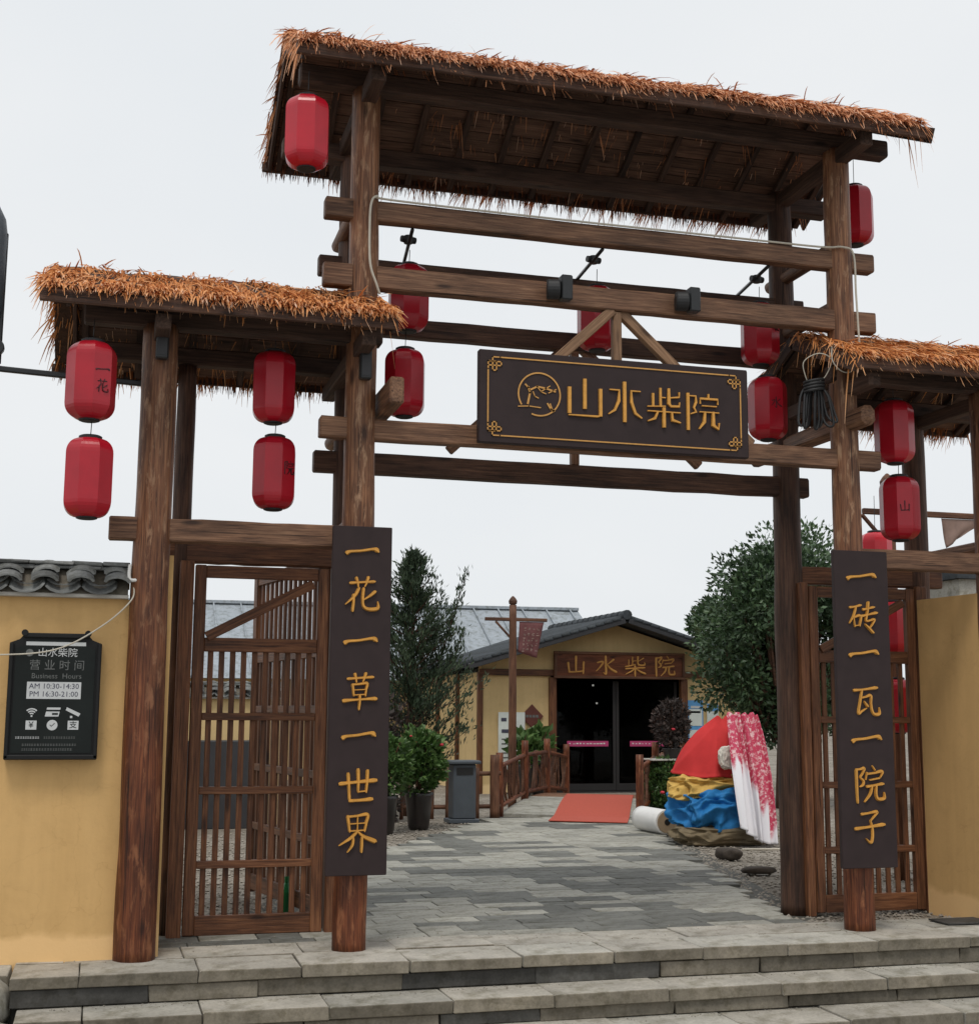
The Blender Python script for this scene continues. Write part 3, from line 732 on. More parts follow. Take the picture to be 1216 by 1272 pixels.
    V, F, T = blades(spec, seed)
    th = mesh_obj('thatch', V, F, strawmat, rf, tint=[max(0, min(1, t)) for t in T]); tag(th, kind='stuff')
    return rf
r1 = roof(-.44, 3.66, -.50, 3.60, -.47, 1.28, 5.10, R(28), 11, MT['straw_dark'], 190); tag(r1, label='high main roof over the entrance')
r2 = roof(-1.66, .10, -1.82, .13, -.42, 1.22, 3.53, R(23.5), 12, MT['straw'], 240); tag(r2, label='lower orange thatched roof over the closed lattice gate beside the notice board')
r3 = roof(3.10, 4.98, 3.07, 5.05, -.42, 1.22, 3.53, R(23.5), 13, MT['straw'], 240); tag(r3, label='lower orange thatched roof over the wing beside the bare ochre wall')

# ---- lattice gates
def lattice(x0, x1, y, z0, z1, diag=True, n=9):
    d = bar('gate_leaf', (x0+.035, y, z0), (x0+.035, y, z1), .07, .05, MT['door'], gate, up=(0, 1, 0))
    def B(nm, a, b_, w_, h_, up=(0, 0, 1)): return bar(nm, a, b_, w_, h_, MT['door'], d, up=up, bev=.003)
    B('stile', (x1-.035, y, z0), (x1-.035, y, z1), .07, .05, (0, 1, 0))
    H = z1-z0
    for a, h in ((0.0, .115), (.175, .045), (.372, .045), (.572, .045), (.76, .085), (.965, .075)):
        zc = z0+a*H+h/2
        B('rail', (x0+.07, y+.001, zc), (x1-.07, y+.001, zc), .046, h)
    if diag: B('brace', (x0+.08, y-.028, z0+.80*H), (x1-.10, y-.028, z0+.955*H), .02, .06)
    for k in range(n):
        x = x0+.07+(x1-x0-.14)*(k+.62)/(n+.25)
        top = z0+.76*H
        B('slat', (x, y+.014, z0+.10), (x, y+.014, top+.01), .034, .02, (0, 1, 0))
    return d
lattice(-.885, -.055, .70, .0, 2.22, True, 10)
lattice(3.31, 4.15, .70, .0, 2.22, True)
for x in (-.935, -.008, 3.265, 4.195):      # fixed jambs
    bar('door_jamb', (x, .70, -.02), (x, .70, 2.24), .085 if x not in (-.008, 3.265) else .06, .09, MT['door'], gate, up=(0, 1, 0))
# the two entrance leaves folded back into the courtyard
def open_leaf(hx, hy, ex, ey, zt):
    a, b_ = Vector((hx, hy, 0)), Vector((ex, ey, 0)); u = (b_-a).normalized(); Ln = (b_-a).length; sidev = (u.y, -u.x, 0)
    d = bar('gate_leaf', a+Vector((0, 0, .02)), a+Vector((0, 0, zt)), .08, .06, MT['door'], gate, up=sidev)
    def B(nm, t0, z0, t1, z1, w_, h_, up): return bar(nm, a+u*t0+Vector((0, 0, z0)), a+u*t1+Vector((0, 0, z1)), w_, h_, MT['door'], d, up=up, bev=.003)
    B('stile', Ln, .02, Ln, zt, .08, .06, sidev)
    for z, h in ((.10, .11), (.5, .05), (.92, .05), (1.34, .05), (1.72, .08), (zt-.06, .08)):
        B('rail', .04, z, Ln-.04, z, .045, h, (0, 0, 1))
    n = int(Ln/.105)
    for k in range(1, n): B('slat', Ln*k/n, .14, Ln*k/n, zt-.05, .035, .022, sidev)
    return d
open_leaf(.0, .93, -.30, 2.5, 2.36)
open_leaf(3.25, .94, 3.86, 2.05, 2.36)

# ================================================================== SIGNS
def put_char(nm, key, size, c, mat, parent, depth=.007, table=GL, flat=False, sx=1.0):
    v, f = glyph(table[key], size, depth, flat)
    o = mesh_obj(nm, [(a*sx, b_, c_) for a, b_, c_ in v], f, mat, parent, Matrix.Translation(c) @ Matrix.Identity(4))
    return o
def vertical_sign(cx, w_, z0, z1, y, chars, label, rot=0):
    s = empty('vertical_signboard', (cx, y, z0), label=label, cat='sign')
    bd = bar('board', (cx, y, z0), (cx, y, z1), w_, .035, MT['sign'], s, up=(0, -1, 0), bev=.004)
    H = z1-z0
    for key, f, size in chars:
        put_char('character', key, size, (cx, y-.0185, z1-f*H), MT['gold'], s, .011)
    return s
vertical_sign(0.0, .345, .425, 2.385, -.15, [('yi', .073, .195), ('hua', .200, .205), ('yi', .335, .195), ('cao', .480, .20), ('yi', .607, .195), ('shi', .752, .215), ('jie', .880, .205)],
              'dark brown vertical board with gilt characters beside the closed lattice gate')
vertical_sign(3.215, .385, .39, 2.365, -.155, [('yi', .083, .21), ('zhuan', .215, .20), ('yi', .330, .21), ('wa', .485, .205), ('yi', .600, .21), ('yuan', .742, .215), ('zi', .872, .205)],
              'dark brown vertical board with gilt characters on the post nearer the bare ochre wall')
# horizontal signboard
hs = empty('hanging_signboard', (1.56, -.17, 2.92), label='wide dark brown signboard with gold border, round emblem and four gilt characters over entrance', cat='sign')
SX0, SX1, SZ0, SZ1, SY = .678, 2.440, 2.918, 3.488, -.17
bar('board', (SX0, SY, (SZ0+SZ1)/2), (SX1, SY, (SZ0+SZ1)/2), .05, SZ1-SZ0, MT['sign'], hs, bev=.006)
yF = SY-.0275
def line(pts, wd, nm='border_line', mat='goldline', parent=hs):
    V, F = [], []
    for a, b_ in zip(pts[:-1], pts[1:]):
        a, b_ = Vector((a[0], 0, a[1])), Vector((b_[0], 0, b_[1])); d = (b_-a).normalized(); nn = Vector((-d.z, 0, d.x))*wd/2; a2, b2 = a-d*wd/2, b_+d*wd/2
        base = len(V)
        for yy in (0, -.003):
            V += [(q.x, yF+yy, q.z) for q in (a2-nn, b2-nn, b2+nn, a2+nn)]
        F += [(base+4, base+5, base+6, base+7), (base, base+1, base+5, base+4), (base+1, base+2, base+6, base+5), (base+2, base+3, base+7, base+6), (base+3, base, base+4, base+7)]
    return mesh_obj(nm, V, F, MT[mat], parent)
m_ = .045; bx0, bx1, bz0, bz1 = SX0+m_+.01, SX1-m_-.01, SZ0+m_, SZ1-m_; k_ = .075
line([(bx0+k_, bz1), (bx1-k_, bz1)], .008); line([(bx0+k_, bz0), (bx1-k_, bz0)], .008)
line([(bx0, bz0+k_), (bx0, bz1-k_)], .008); line([(bx1, bz0+k_), (bx1, bz1-k_)], .008)
for (ox, oz, fx, fz) in ((bx0, bz1, 1, -1), (bx1, bz1, -1, -1), (bx0, bz0, 1, 1), (bx1, bz0, -1, 1)):
    g = lambda a, b_: (ox+fx*a, oz+fz*b_)
    pts = [g(k_, 0), g(.028, 0), g(.028, .082), g(.052, .082), g(.052, .026), g(0, .026), g(0, .052), g(.082, .052), g(.082, .028), g(.0, .028)]
    line(pts, .0075, 'corner_knot', 'goldline')
    line([g(0, k_), g(0, .052)], .0075, 'corner_knot', 'goldline')
put_char('character', 'shan', .235, (1.345, yF, 3.222), MT['gold'], hs, .010, LG, True)
put_char('character', 'shui', .225, (1.604, yF, 3.222), MT['gold'], hs, .010, LG, True, .9)
put_char('character', 'chai', .225, (1.862, yF, 3.208), MT['gold'], hs, .010, LG, True, .95)
put_char('character', 'yuan', .220, (2.120, yF, 3.195), MT['gold'], hs, .010, LG, True, .98)
ec = (1.055, 3.232); er = .132
arc = [(ec[0]+er*math.cos(R(a)), ec[1]+er*math.sin(R(a))) for a in range(-112, 212, 9)]
V = []
for a in range(-112, 213, 6):
    for rr, yy in ((er-.0045, 0), (er-.0045, -.003), (er+.0045, -.003), (er+.0045, 0)): V.append((ec[0]+rr*math.cos(R(a)), yF+yy, ec[1]+rr*math.sin(R(a))))
mesh_obj('emblem_ring', V, [(i*4+j, i*4+j+1, i*4+j+5, i*4+j+4) for i in range(len(V)//4-1) for j in range(3)], MT['goldline'], hs)
def em(pts, wd): line([(ec[0]+a*er, ec[1]+b_*er) for a, b_ in pts], wd, 'emblem_stroke')
em([(-1.0, -.62), (-.5, -.58), (0.05, -.62)], .006); em([(-.55, -.45), (-.45, .05), (-.52, .3)], .012); em([(-.52, .28), (-.66, .42)], .010)
em([(-.45, .18), (-.1, .36), (.3, .30), (.75, .18)], .010); em([(-.1, .34), (.1, .12), (.3, .05)], .006); em([(-.3, .1), (-.22, -.1), (-.05, -.18)], .006); em([(.1, .15), (.5, .42)], .006)
em([(.40, -.42), (.55, -.66), (.72, -.72)], .010); em([(.52, -.42), (.66, -.78)], .007); em([(.45, .1), (.8, .28)], .006)

# ================================================================== LANTERNS
def make_lantern(name, c, label, rz=0, mat='lantern', s=1.0, wire=.1, chars=(), group='red hanging lanterns'):
    """c : centre of the body"""
    H, r = .43*s, .133*s
    t = empty(name, (c[0], c[1], c[2]-H/2), label=label, cat='lantern', group=group)
    dome = [(.052*s+(r-.052*s)*math.sin(R(a)), .085*s*math.cos(R(a))) for a in (0, 15, 30, 42, 54, 66, 78, 90)]
    prof = [(a, -H/2+.085*s-b_) for a, b_ in dome]+[(a, H/2-.085*s+b_) for a, b_ in reversed(dome)]
    mw = Matrix.Translation(c) @ Matrix.Rotation(rz, 4, 'Z')
    lathe('lantern_body', prof, 8, MT[mat], t, mw)
    lathe('top_cap', [(.060*s, H/2-.006), (.062*s, H/2+.012*s), (.05*s, H/2+.018*s)], 16, MT['blackmat'], t, mw)
    lathe('bottom_cap', [(.045*s, -H/2-.010*s), (.056*s, -H/2-.006*s), (.056*s, -H/2+.004)], 16, MT['blackmat'], t, mw)
    if wire: tube('hanging_wire', [(c[0], c[1], c[2]+H/2+.01), (c[0]+.003, c[1], c[2]+H/2+.01+wire)], .0025, MT['black'], t, 5)
    for (key, dz, size, ang) in chars:
        v, f = glyph(GL[key], size*s, .0015)
        rr = r*math.cos(R(22.5))+.001
        m2 = Matrix.Translation((c[0], c[1], c[2]+dz)) @ Matrix.Rotation(rz+ang, 4, 'Z') @ Matrix.Translation((0, -rr, 0))
        mesh_obj('character', v, f, MT['ink'], t, m2)
    return t
q8 = R(22.5)
def face_angle(rz, k): return rz+k*R(45)      # a facet centre : -Y plus k facets
LN = [
 ((-1.538, -.30, 3.10), 'upper of two red lanterns hanging nearest the black notice board', .12, .12, (('yi', .045, .085, q8), ('hua', -.045, .075, q8))),
 ((-1.526, -.30, 2.565), 'lower of two red lanterns hanging nearest the black notice board', .42, .09, ()),
 ((-.495, .18, 3.25), 'shaded upper lantern hanging over the closed lattice gate beside notice board', .3, .1, ()),
 ((-.48, .18, 2.728), 'lower lantern hanging clear against sky above closed lattice gate', .25, .07, (('yuan', .02, .08, q8),)),
 ((-.405, -.33, 4.655), 'topmost red lantern under the corner of the high main roof', .2, .16, ()),
 ((3.62, .42, 4.86), 'red lantern half hidden behind post under far end of main roof', .5, .42, ()),
 ((.372, .42, 3.955), 'red lantern between the upper beams, first from the notice board side', .35, .10, ()),
 ((.355, .42, 3.395), 'red lantern standing behind crossbeam end just below another, notice board side of signboard', .1, .12, ()),
 ((1.655, .42, 3.93), 'red lantern behind the wooden fan braces above the middle of the signboard', .3, .12, ()),
 ((2.85, .42, 3.92), 'red lantern between upper beams at the coiled cable end', .15, .12, (('chai', .04, .07, q8),)),
 ((2.895, .42, 3.40), 'red lantern beside signboard end, below another and next to coiled cable', .4, .08, (('shui', .02, .08, -q8),)),
 ((3.72, .18, 3.24), 'dark shaded lantern up under wing roof beside bare ochre wall', .2, .12, ()),
 ((3.74, .18, 2.713), 'lower lantern hanging just above the vertical board near bare ochre wall', .1, .08, (('shan', .0, .08, -q8),)),
]
for c, lab, rz, wr, ch in LN:
    # the facet nearest the viewer : octagon sides face rz + 22.5deg steps
    make_lantern('lantern', c, lab, rz, 'lantern', 1.0, wr, ch)
make_lantern('lantern', (4.665, 2.0, 2.60), 'bright red lantern peeping over crossbeam behind the wing gate', .2, 'lantern_bright', 1.0, .30)
make_lantern('lantern', (4.80, 2.0, 2.03), 'bright red lantern seen through lattice just beside vertical board, upper', .5, 'lantern_bright', 1.0, .14)
make_lantern('lantern', (4.82, 2.0, 1.40), 'red lantern seen through lattice just beside vertical board, lower', .3, 'lantern_bright', 1.0, .2)

# ================================================================== LAMPS, CABLES
def floodlight(c, label):
    t = empty('floodlight', (c[0], c[1], c[2]), label=label, cat='floodlight', group='black floodlights on the beam')
    box('housing', c[0]+.0, c[0]+.075, c[1]-.10, c[1]-.03, c[2]-.075, c[2]+.085, MT['black'], t, .008)
    disc('lamp_head', (c[0]-.045, c[1]-.07, c[2]-.01), (1, -.25, 0), .062, .08, MT['blackmat'], t)
    box('bracket', c[0]-.02, c[0]+.03, c[1]-.032, c[1]+.0, c[2]-.03, c[2]+.03, MT['black'], t, .004)
floodlight((1.215, -.05, 3.935), 'black floodlight on beam above the round emblem end of signboard')
floodlight((2.075, -.05, 3.935), 'black floodlight on beam nearer the coiled cable')
for c, lab in (((-1.165, -.115, 3.40), 'dark box lamp at top of round post nearest notice board'), ((0.0, -.105, 3.37), 'dark box lamp on post above the vertical board, under orange thatch')):
    t = empty('post_lamp', c, label=lab, cat='lamp', group='box lamps on the posts')
    box('housing', c[0]-.035, c[0]+.035, c[1]-.065, c[1]-.005, c[2]-.11, c[2]+.11, MT['black'], t, .008)
    box('visor', c[0]-.045, c[0]+.045, c[1]-.08, c[1]-.002, c[2]+.105, c[2]+.125, MT['blackmat'], t, .004)
    box('lens', c[0]-.026, c[0]+.026, c[1]-.068, c[1]-.062, c[2]-.09, c[2]+.03, MT['tin'], t, 0)
# lamp knobs on the rods
for (x, z, lab) in ((.345, 4.345, 'small dark bulb holder above lantern nearest the notice board'), (1.60, 4.335, 'small dark bulb holder above lantern behind the fan braces'), (2.79, 4.315, 'small dark bulb holder above lantern near the coiled cable')):
    t = empty('bulb_holder', (x, .42, z), label=lab, cat='lamp holder', group='bulb holders on the rods')
    disc('collar', (x, .33, z-.03), (0, 0, 1), .030, .05, MT['black'], t, 14)
    disc('ring', (x, .33, z-.03), (1, .2, 0), .022, .10, MT['black'], t, 14)
con = tube('conduit', spline([(.085, -.10, 3.80), (.06, -.112, 3.86), (.02, -.118, 3.98), (.012, -.118, 4.2), (.02, -.115, 4.36), (.06, -.105, 4.41), (.16, -.06, 4.412), (1.2, -.055, 4.408), (2.4, -.055, 4.412), (3.06, -.06, 4.412), (3.2, -.11, 4.408), (3.275, -.115, 4.36), (3.285, -.113, 4.1), (3.295, -.113, 3.8), (3.30, -.115, 3.58)], 6), .0075, MT['rope'], None, 6)
tag(con, 'thin pale conduit running along top beam and down both tall posts', 'cable')
cb = tube('cable', spline([(-3.2, -.13, 1.70), (-2.4, -.13, 1.62), (-1.95, -.13, 1.615), (-1.65, -.13, 1.65), (-1.42, -.13, 1.78), (-1.27, -.10, 1.93), (-1.265, -.02, 2.03)], 8), .0042, MT['rope'], None, 6)
tag(cb, 'pale cable sagging across ochre wall in front of notice board', 'cable')
cb = tube('hook', spline([(-1.285, -.03, 2.13), (-1.285, -.05, 2.05), (-1.24, -.06, 2.04), (-1.225, -.05, 2.01), (-1.25, -.05, 1.985)], 6), .010, MT['white'], None, 8)
tag(cb, 'small white hook under the end of the grey wall tiles', 'hook')
# hanging coil of black cable
co = empty('cable_coil', (2.985, -.06, 3.25), label='bundle of black cable coiled and hung beside the tall post', cat='cable')
for k in range(9):
    a = k*.7; dx = .028*(k-4)*.55; L = random.uniform(.20, .27); dy = random.uniform(-.03, .03)
    pts = [(2.985+(dx*1.35+.020*math.cos(t))*(1.0-.32*math.sin(t)), -.06+(dy+.02*math.sin(t+a))*(1.2-.5*math.sin(t)), 3.40-L*.36+L*.52*math.copysign(abs(math.sin(t))**.6, math.sin(t))) for t in [2*math.pi*i/18 for i in range(18)]]
    tube('loop', pts, .0085, MT['blackmat'], co, 6, True)
for k in range(4):
    z = 3.425+k*.021
    tube('wrap', [(2.985+.066*math.cos(t), -.06+.05*math.sin(t), z+.012*math.cos(t)) for t in [2*math.pi*i/16 for i in range(16)]], .010, MT['blackmat'], co, 6, True)
tube('hanging_loop', spline([(2.94, -.06, 3.47), (2.90, -.08, 3.6), (2.99, -.12, 3.66), (3.07, -.14, 3.62), (3.05, -.1, 3.52), (3.0, -.06, 3.47)], 6), .0035, MT['rope'], co, 6)
lp = tube('loop_cable', spline([(3.06, -.17, 3.70), (3.05, -.19, 3.60), (3.10, -.2, 3.535), (3.17, -.2, 3.53), (3.215, -.18, 3.60)], 6), .0045, MT['rope'], None, 6)
tag(lp, 'pale cable loop dangling from thatch corner beside tall post', 'cable')
# street lamp bracket reaching in beside the wing
br = empty('lamp_bracket', (-2.2, .2, 3.2), label='black metal lamp on a bracket reaching out beside the lower thatched roof', cat='lamp')
bar('arm', (-2.5, .2, 3.27), (-1.17, .2, 3.22), .03, .032, MT['black'], br)
bar('upright', (-2.062, .2, 3.28), (-2.062, .2, 4.06), .03, .03, MT['black'], br, up=(0, 1, 0))
lathe('lamp_body', [(.05, 3.36), (.085, 3.42), (.115, 3.62), (.115, 3.95), (.118, 4.02), (.10, 4.14), (.06, 4.22), (.01, 4.25)], 20, MT['grey_metal'], br, Matrix.Translation((-2.165, .2, 0)), True)
disc('joint', (-2.075, .17, 3.37), (0, 1, 0), .045, .05, MT['black'], br, 16)

# ================================================================== WALLS WITH TILE COPING
def coping(parent, x0, x1, yc, z, half, mats=('tile',)):
    """half-round clay tiles over a wall head : ledge, pans, covers and a stacked ridge"""
    box('ledge', x0, x1, yc-half+.02, yc+half-.02, z-.022, z, MT['mortar'], parent, .003)
    mesh_obj('mortar_bed', [(x0+.004, yc-half*.92, z+.001), (x0+.004, yc+half*.92, z+.001), (x0+.004, yc+.03, z+.139), (x0+.004, yc-.03, z+.139), (x1-.004, yc-half*.92, z+.001), (x1-.004, yc+half*.92, z+.001), (x1-.004, yc+.03, z+.139), (x1-.004, yc-.03, z+.139)],
             [(0, 1, 2, 3), (7, 6, 5, 4), (0, 4, 5, 1), (1, 5, 6, 2), (2, 6, 7, 3), (3, 7, 4, 0)], MT['riser'], parent)
    pitch = .19; n = int((x1-x0)/pitch)
    def arc_tile(nm, x, w_, y0, z0, y1, z1, up, th=.014):
        V, F = [], []; k = 7
        for (yy, zz) in ((y0, z0), (y1, z1)):
            for lay in (0, 1):
                for i in range(k):
                    a = math.pi*(.12+.76*i/(k-1)); r = w_/2-(th if lay else 0)
                    dz = (math.sin(a)*r*.62) if up else -(math.sin(a)*r*.62)
                    V.append((math.cos(a)*r, yy-y0, zz-z0+dz))
        def id(e, lay, i): return e*2*k+lay*k+i
        for i in range(k-1):
            F += [(id(0, 0, i), id(0, 0, i+1), id(1, 0, i+1), id(1, 0, i)), (id(0, 1, i+1), id(0, 1, i), id(1, 1, i), id(1, 1, i+1)),
                  (id(0, 0, i+1), id(0, 0, i), id(0, 1, i), id(0, 1, i+1)), (id(1, 0, i), id(1, 0, i+1), id(1, 1, i+1), id(1, 1, i))]
        F += [(id(0, 0, 0), id(1, 0, 0), id(1, 1, 0), id(0, 1, 0)), (id(1, 0, k-1), id(0, 0, k-1), id(0, 1, k-1), id(1, 1, k-1))]
        o = mesh_obj(nm, V, F, MT['tile'], parent, Matrix.Translation((x, y0, z0)) @ Matrix.Rotation(random.uniform(-.10, .10), 4, 'Y') @ Matrix.Rotation(random.uniform(-.09, .09), 4, 'Z') @ Matrix.Rotation(random.uniform(-.05, .05), 4, 'X'))
        return o
    for sgn in (-1, 1):
        for i in range(n):
            x = x0+pitch*(i+.5)
            for k in range(2):
                f0, f1 = (0, .62) if k == 0 else (.42, 1.0)
                y0, y1 = yc+sgn*half*(1.08-f0), yc+sgn*half*(1.08-f1)
                arc_tile('pan_tile', x, .20, y0, z+.056+.085*f0+k*.012, y1, z+.056+.085*f1+k*.012, False)
                arc_tile('cover_tile', x+pitch/2, .155, y0+sgn*.012, z+.045+.085*f0+k*.014, y1, z+.048+.085*f1+k*.014, True)
    for lay in range(2):
        x = x0-random.random()*.1; random.uniform(0, 1)
        while x < x1:
            L = random.uniform(.17, .24)
            box('ridge_tile', max(x, x0)+.002, min(x+L, x1), yc-.085+random.uniform(-.012, .012), yc+.085, z+.142+lay*.024, z+.163+lay*.024, MT['tile'], parent, .004, .008)
            x += L*random.uniform(.85, 1.0)
wl = empty('courtyard_wall', (-2.5, .15, 0), label='ochre plastered wall with grey tile coping behind the black notice board', cat='wall')
def slab_mesh(nm, x0, x1, y0, y1, z0, z1, mat, parent): return mesh_obj(nm, [(x0, y0, z0), (x1, y0, z0), (x1, y1, z0), (x0, y1, z0), (x0, y0, z1), (x1, y0, z1), (x1, y1, z1), (x0, y1, z1)], [(3, 2, 1, 0), (4, 5, 6, 7), (0, 1, 5, 4), (1, 2, 6, 5), (2, 3, 7, 6), (3, 0, 4, 7)], mat, parent)
slab_mesh('wall_face', -4.2, -1.215, .02, .26, -.06, 1.94, MT['plaster'], wl)
slab_mesh('return_wall', -1.213, -1.045, .05, .66, -.06, 2.2, MT['plaster'], wl)
coping(wl, -4.2, -1.285, .13, 1.962, .19)
wr_ = empty('courtyard_wall', (5, .3, 0), label='bare ochre plastered wall beside the gate wing without tiles or notice', cat='wall')
V = [(4.215, -.02, -.06), (7.2, -.02, -.06), (7.2, .66, -.06), (4.155, .66, -.06), (4.215, -.02, 2.14), (7.2, -.02, 2.14), (7.2, .66, 2.14), (4.155, .66, 2.14)]
mesh_obj('wall_face', V, [(3, 2, 1, 0), (4, 5, 6, 7), (0, 1, 5, 4), (1, 2, 6, 5), (2, 3, 7, 6), (3, 0, 4, 7)], MT['plaster'], wr_)
mt_ = box('dark_patch', 3.86, 4.5, .0, .22, 0.002, .012, MT['riser_dark'], None, .003); tag(mt_, 'flat dark patch at the foot of bare ochre wall', 'mat')  # thin dark sheet on the slabs at the wall foot

# ---- notice board
nb = empty('notice_board', (-1.65, -.02, 1.06), label='black framed opening hours board with white icons on ochre wall', cat='notice board')
def poly_plate(nm, pts, y0, y1, mat, parent):
    n = len(pts); V = [(x, y0, z) for x, z in pts]+[(x, y1, z) for x, z in pts]
    F = [tuple(range(n)), tuple(reversed(range(n, 2*n)))]+[(i, i+n, (i+1) % n+n, (i+1) % n) for i in range(n)]
    o = mesh_obj(nm, V, F, mat, parent)
    b = bmesh.new(); b.from_mesh(o.data); bmesh.ops.recalc_face_normals(b, faces=b.faces); b.to_mesh(o.data); b.free(); return o
NX0, NX1, NZ0, NZ1 = -1.893, -1.415, 1.065, 1.735
ncx = (NX0+NX1)/2
def notch(i): return [(NX0+i, NZ0+i), (NX1-i, NZ0+i), (NX1-i, NZ1-.05-i), (NX1-.05-i, NZ1-.03-i), (NX1-.075-i, NZ1-i), (NX0+.075+i, NZ1-i), (NX0+.05+i, NZ1-.03-i), (NX0+i, NZ1-.05-i)]
poly_plate('frame', notch(0), -.055, .018, MT['boardframe'], nb)
poly_plate('panel', notch(.032), -.060, -.054, MT['boardface'], nb)
for x0, x1, z0, z1 in ((NX0, NX0+.022, NZ0, NZ1-.05), (NX1-.022, NX1, NZ0, NZ1-.05), (NX0+.07, NX1-.07, NZ1-.022, NZ1+.004), (NX0, NX1, NZ0-.004, NZ0+.022)):
    box('frame_bar', x0, x1, -.075, -.050, z0, z1, MT['boardframe'], nb, .005)
for x in (NX0+.075, NX1-.075): disc('frame_knob', (x, -.06, NZ1+.004), (0, 1, 0), .018, .04, MT['boardframe'], nb, 12)
yb = -.0615
poly_plate('header_strip', [(ncx-.155, 1.672), (ncx+.155, 1.672), (ncx+.155, 1.692), (ncx-.155, 1.692)], yb, -.0595, MT['print'], nb)
text_obj('山水柴院', .052, (ncx+.01, yb, 1.632), MT['print'], nb)
disc('small_emblem', (ncx-.135, yb, 1.632), (0, 1, 0), .020, .001, MT['greyprint'], nb, 18)
text_obj('营 业 时 间', .060, (ncx+.01, yb, 1.563), MT['greyprint'], nb)
text_obj('Business  Hours', .040, (ncx+.01, yb, 1.507), MT['greyprint'], nb)
poly_plate('hours_panel', [(ncx-.14, 1.385), (ncx+.14, 1.385), (ncx+.14, 1.476), (ncx-.14, 1.476)], yb, -.0595, MT['print'], nb)
text_obj('AM 10:30-14:30', .040, (ncx, yb-.001, 1.452), MT['darkprint'], nb); text_obj('PM 16:30-21:00', .040, (ncx, yb-.001, 1.410), MT['darkprint'], nb)
def icon(nm, cx, cz):
    o = bpy.data.objects.new(nm, None); o.empty_display_size = .02; return link(o, nb, Matrix.Translation((cx, yb, cz)))
def flat(pts, parent, mat='print', nm='mark', dy=0): return poly_plate(nm, pts, yb-dy, yb-dy+.0015, MT[mat], parent)
def rect(cx, cz, w_, h_): return [(cx-w_/2, cz-h_/2), (cx+w_/2, cz-h_/2), (cx+w_/2, cz+h_/2), (cx-w_/2, cz+h_/2)]
ix, iz = (ncx-.108, ncx, ncx+.108), (1.315, 1.245)
for r_ in (.016, .028, .040):      # wireless
    o1 = [(ix[0]+r_*math.cos(R(a)), iz[0]-.02+r_*math.sin(R(a))) for a in range(45, 136, 10)]; o2 = [(ix[0]+(r_-.007)*math.cos(R(a)), iz[0]-.02+(r_-.007)*math.sin(R(a))) for a in range(135, 44, -10)]
    flat(o1+o2, nb, nm='icon_mark')
flat(rect(ix[0], iz[0]-.022, .009, .009), nb, nm='icon_mark')
flat([(ix[1]-.040, iz[0]-.024), (ix[1]+.030, iz[0]-.024), (ix[1]+.040, iz[0]+.024), (ix[1]-.030, iz[0]+.024)], nb, nm='icon_mark'); flat(rect(ix[1]+.002, iz[0]+.008, .072, .009), nb, 'boardface', 'icon_mark', .001); flat(rect(ix[1]+.012, iz[0]-.010, .03, .010), nb, 'boardface', 'icon_mark', .001)
flat([(ix[2]-.036, iz[0]+.026), (ix[2]+.036, iz[0]-.008), (ix[2]+.026, iz[0]-.024), (ix[2]-.042, iz[0]+.010)], nb, nm='icon_mark'); flat(rect(ix[2]-.012, iz[0]-.026, .012, .012), nb, nm='icon_mark')
flat(rect(ix[0], iz[1], .056, .048), nb, nm='icon_mark'); text_obj('¥', .045, (ix[0], yb-.001, iz[1]), MT['boardface'], nb, 'icon_mark')
disc('icon_mark', (ix[1], yb, iz[1]), (0, 1, 0), .028, .002, MT['print'], nb, 20); text_obj('✓', .040, (ix[1], yb-.0015, iz[1]), MT['boardface'], nb, 'icon_mark')
flat(rect(ix[2], iz[1], .056, .048), nb, nm='icon_mark'); text_obj('支', .042, (ix[2], yb-.001, iz[1]), MT['boardface'], nb, 'icon_mark')
for zz, x0, x1, md in ((1.178, -.185, -.065, 'print'), (1.178, -.04, .12, 'greyprint'), (1.140, -.15, .12, 'greyprint'), (1.115, -.15, .11, 'greyprint')):
    x = x0; V, F = [], []
    while x < x1:       # small print, too fine to read
        L = random.uniform(.010, .016); b = len(V)
        for (a, h) in ((0, .009), (.005, .009), (.010, .009)):
            pass
        for (xa, za, xb, zb) in ((x, zz-.004, x+L*.75, zz-.002), (x, zz+.003, x+L*.75, zz+.005), (x+L*.3, zz-.006, x+L*.45, zz+.007)):
            b = len(V); V += [(ncx+xa, yb, za), (ncx+xb, yb, za), (ncx+xb, yb, zb), (ncx+xa, yb, zb)]; F.append((b, b+1, b+2, b+3))
        x += L
    mesh_obj('small_print', V, F, MT[md], nb)

# ================================================================== COURTYARD
# ---- the dining house
BY = 14.5
def bz(z): return 1.33+(z-1.33)*1.088
def bxx(x): return -1.38+(x+1.38)*1.088
house = empty('dining_house', (bxx(6.3), BY, 0), label='small ochre gabled house with dark tiled roof and wide dark doorway', cat='house')
HX0, HX1 = bxx(4.24), bxx(8.75); DX0, DX1 = bxx(5.42), bxx(7.60); DZ = bz(1.86); AX, AZ = bxx(6.50), bz(2.74); EL, ER = bxx(3.98), bxx(9.18); EZ = bz(1.99)
WZ = bz(1.95); SZT = bz(2.28)
slope = (AZ-EZ)/(AX-EL)
def rz_at(x): return AZ-abs(x-AX)*slope
slab_mesh('wall', HX0, DX0-.05, BY, BY+.2, -.05, WZ, MT['plaster2'], house); slab_mesh('wall', DX1+.05, HX1, BY, BY+.2, -.05, WZ, MT['plaster2'], house)
poly_plate('gable_wall', [(HX0, WZ), (HX1, WZ), (HX1, rz_at(HX1)-.02), (AX, AZ-.02), (HX0, rz_at(HX0)-.02)], BY+.004, BY+.2, MT['plaster2'], house)
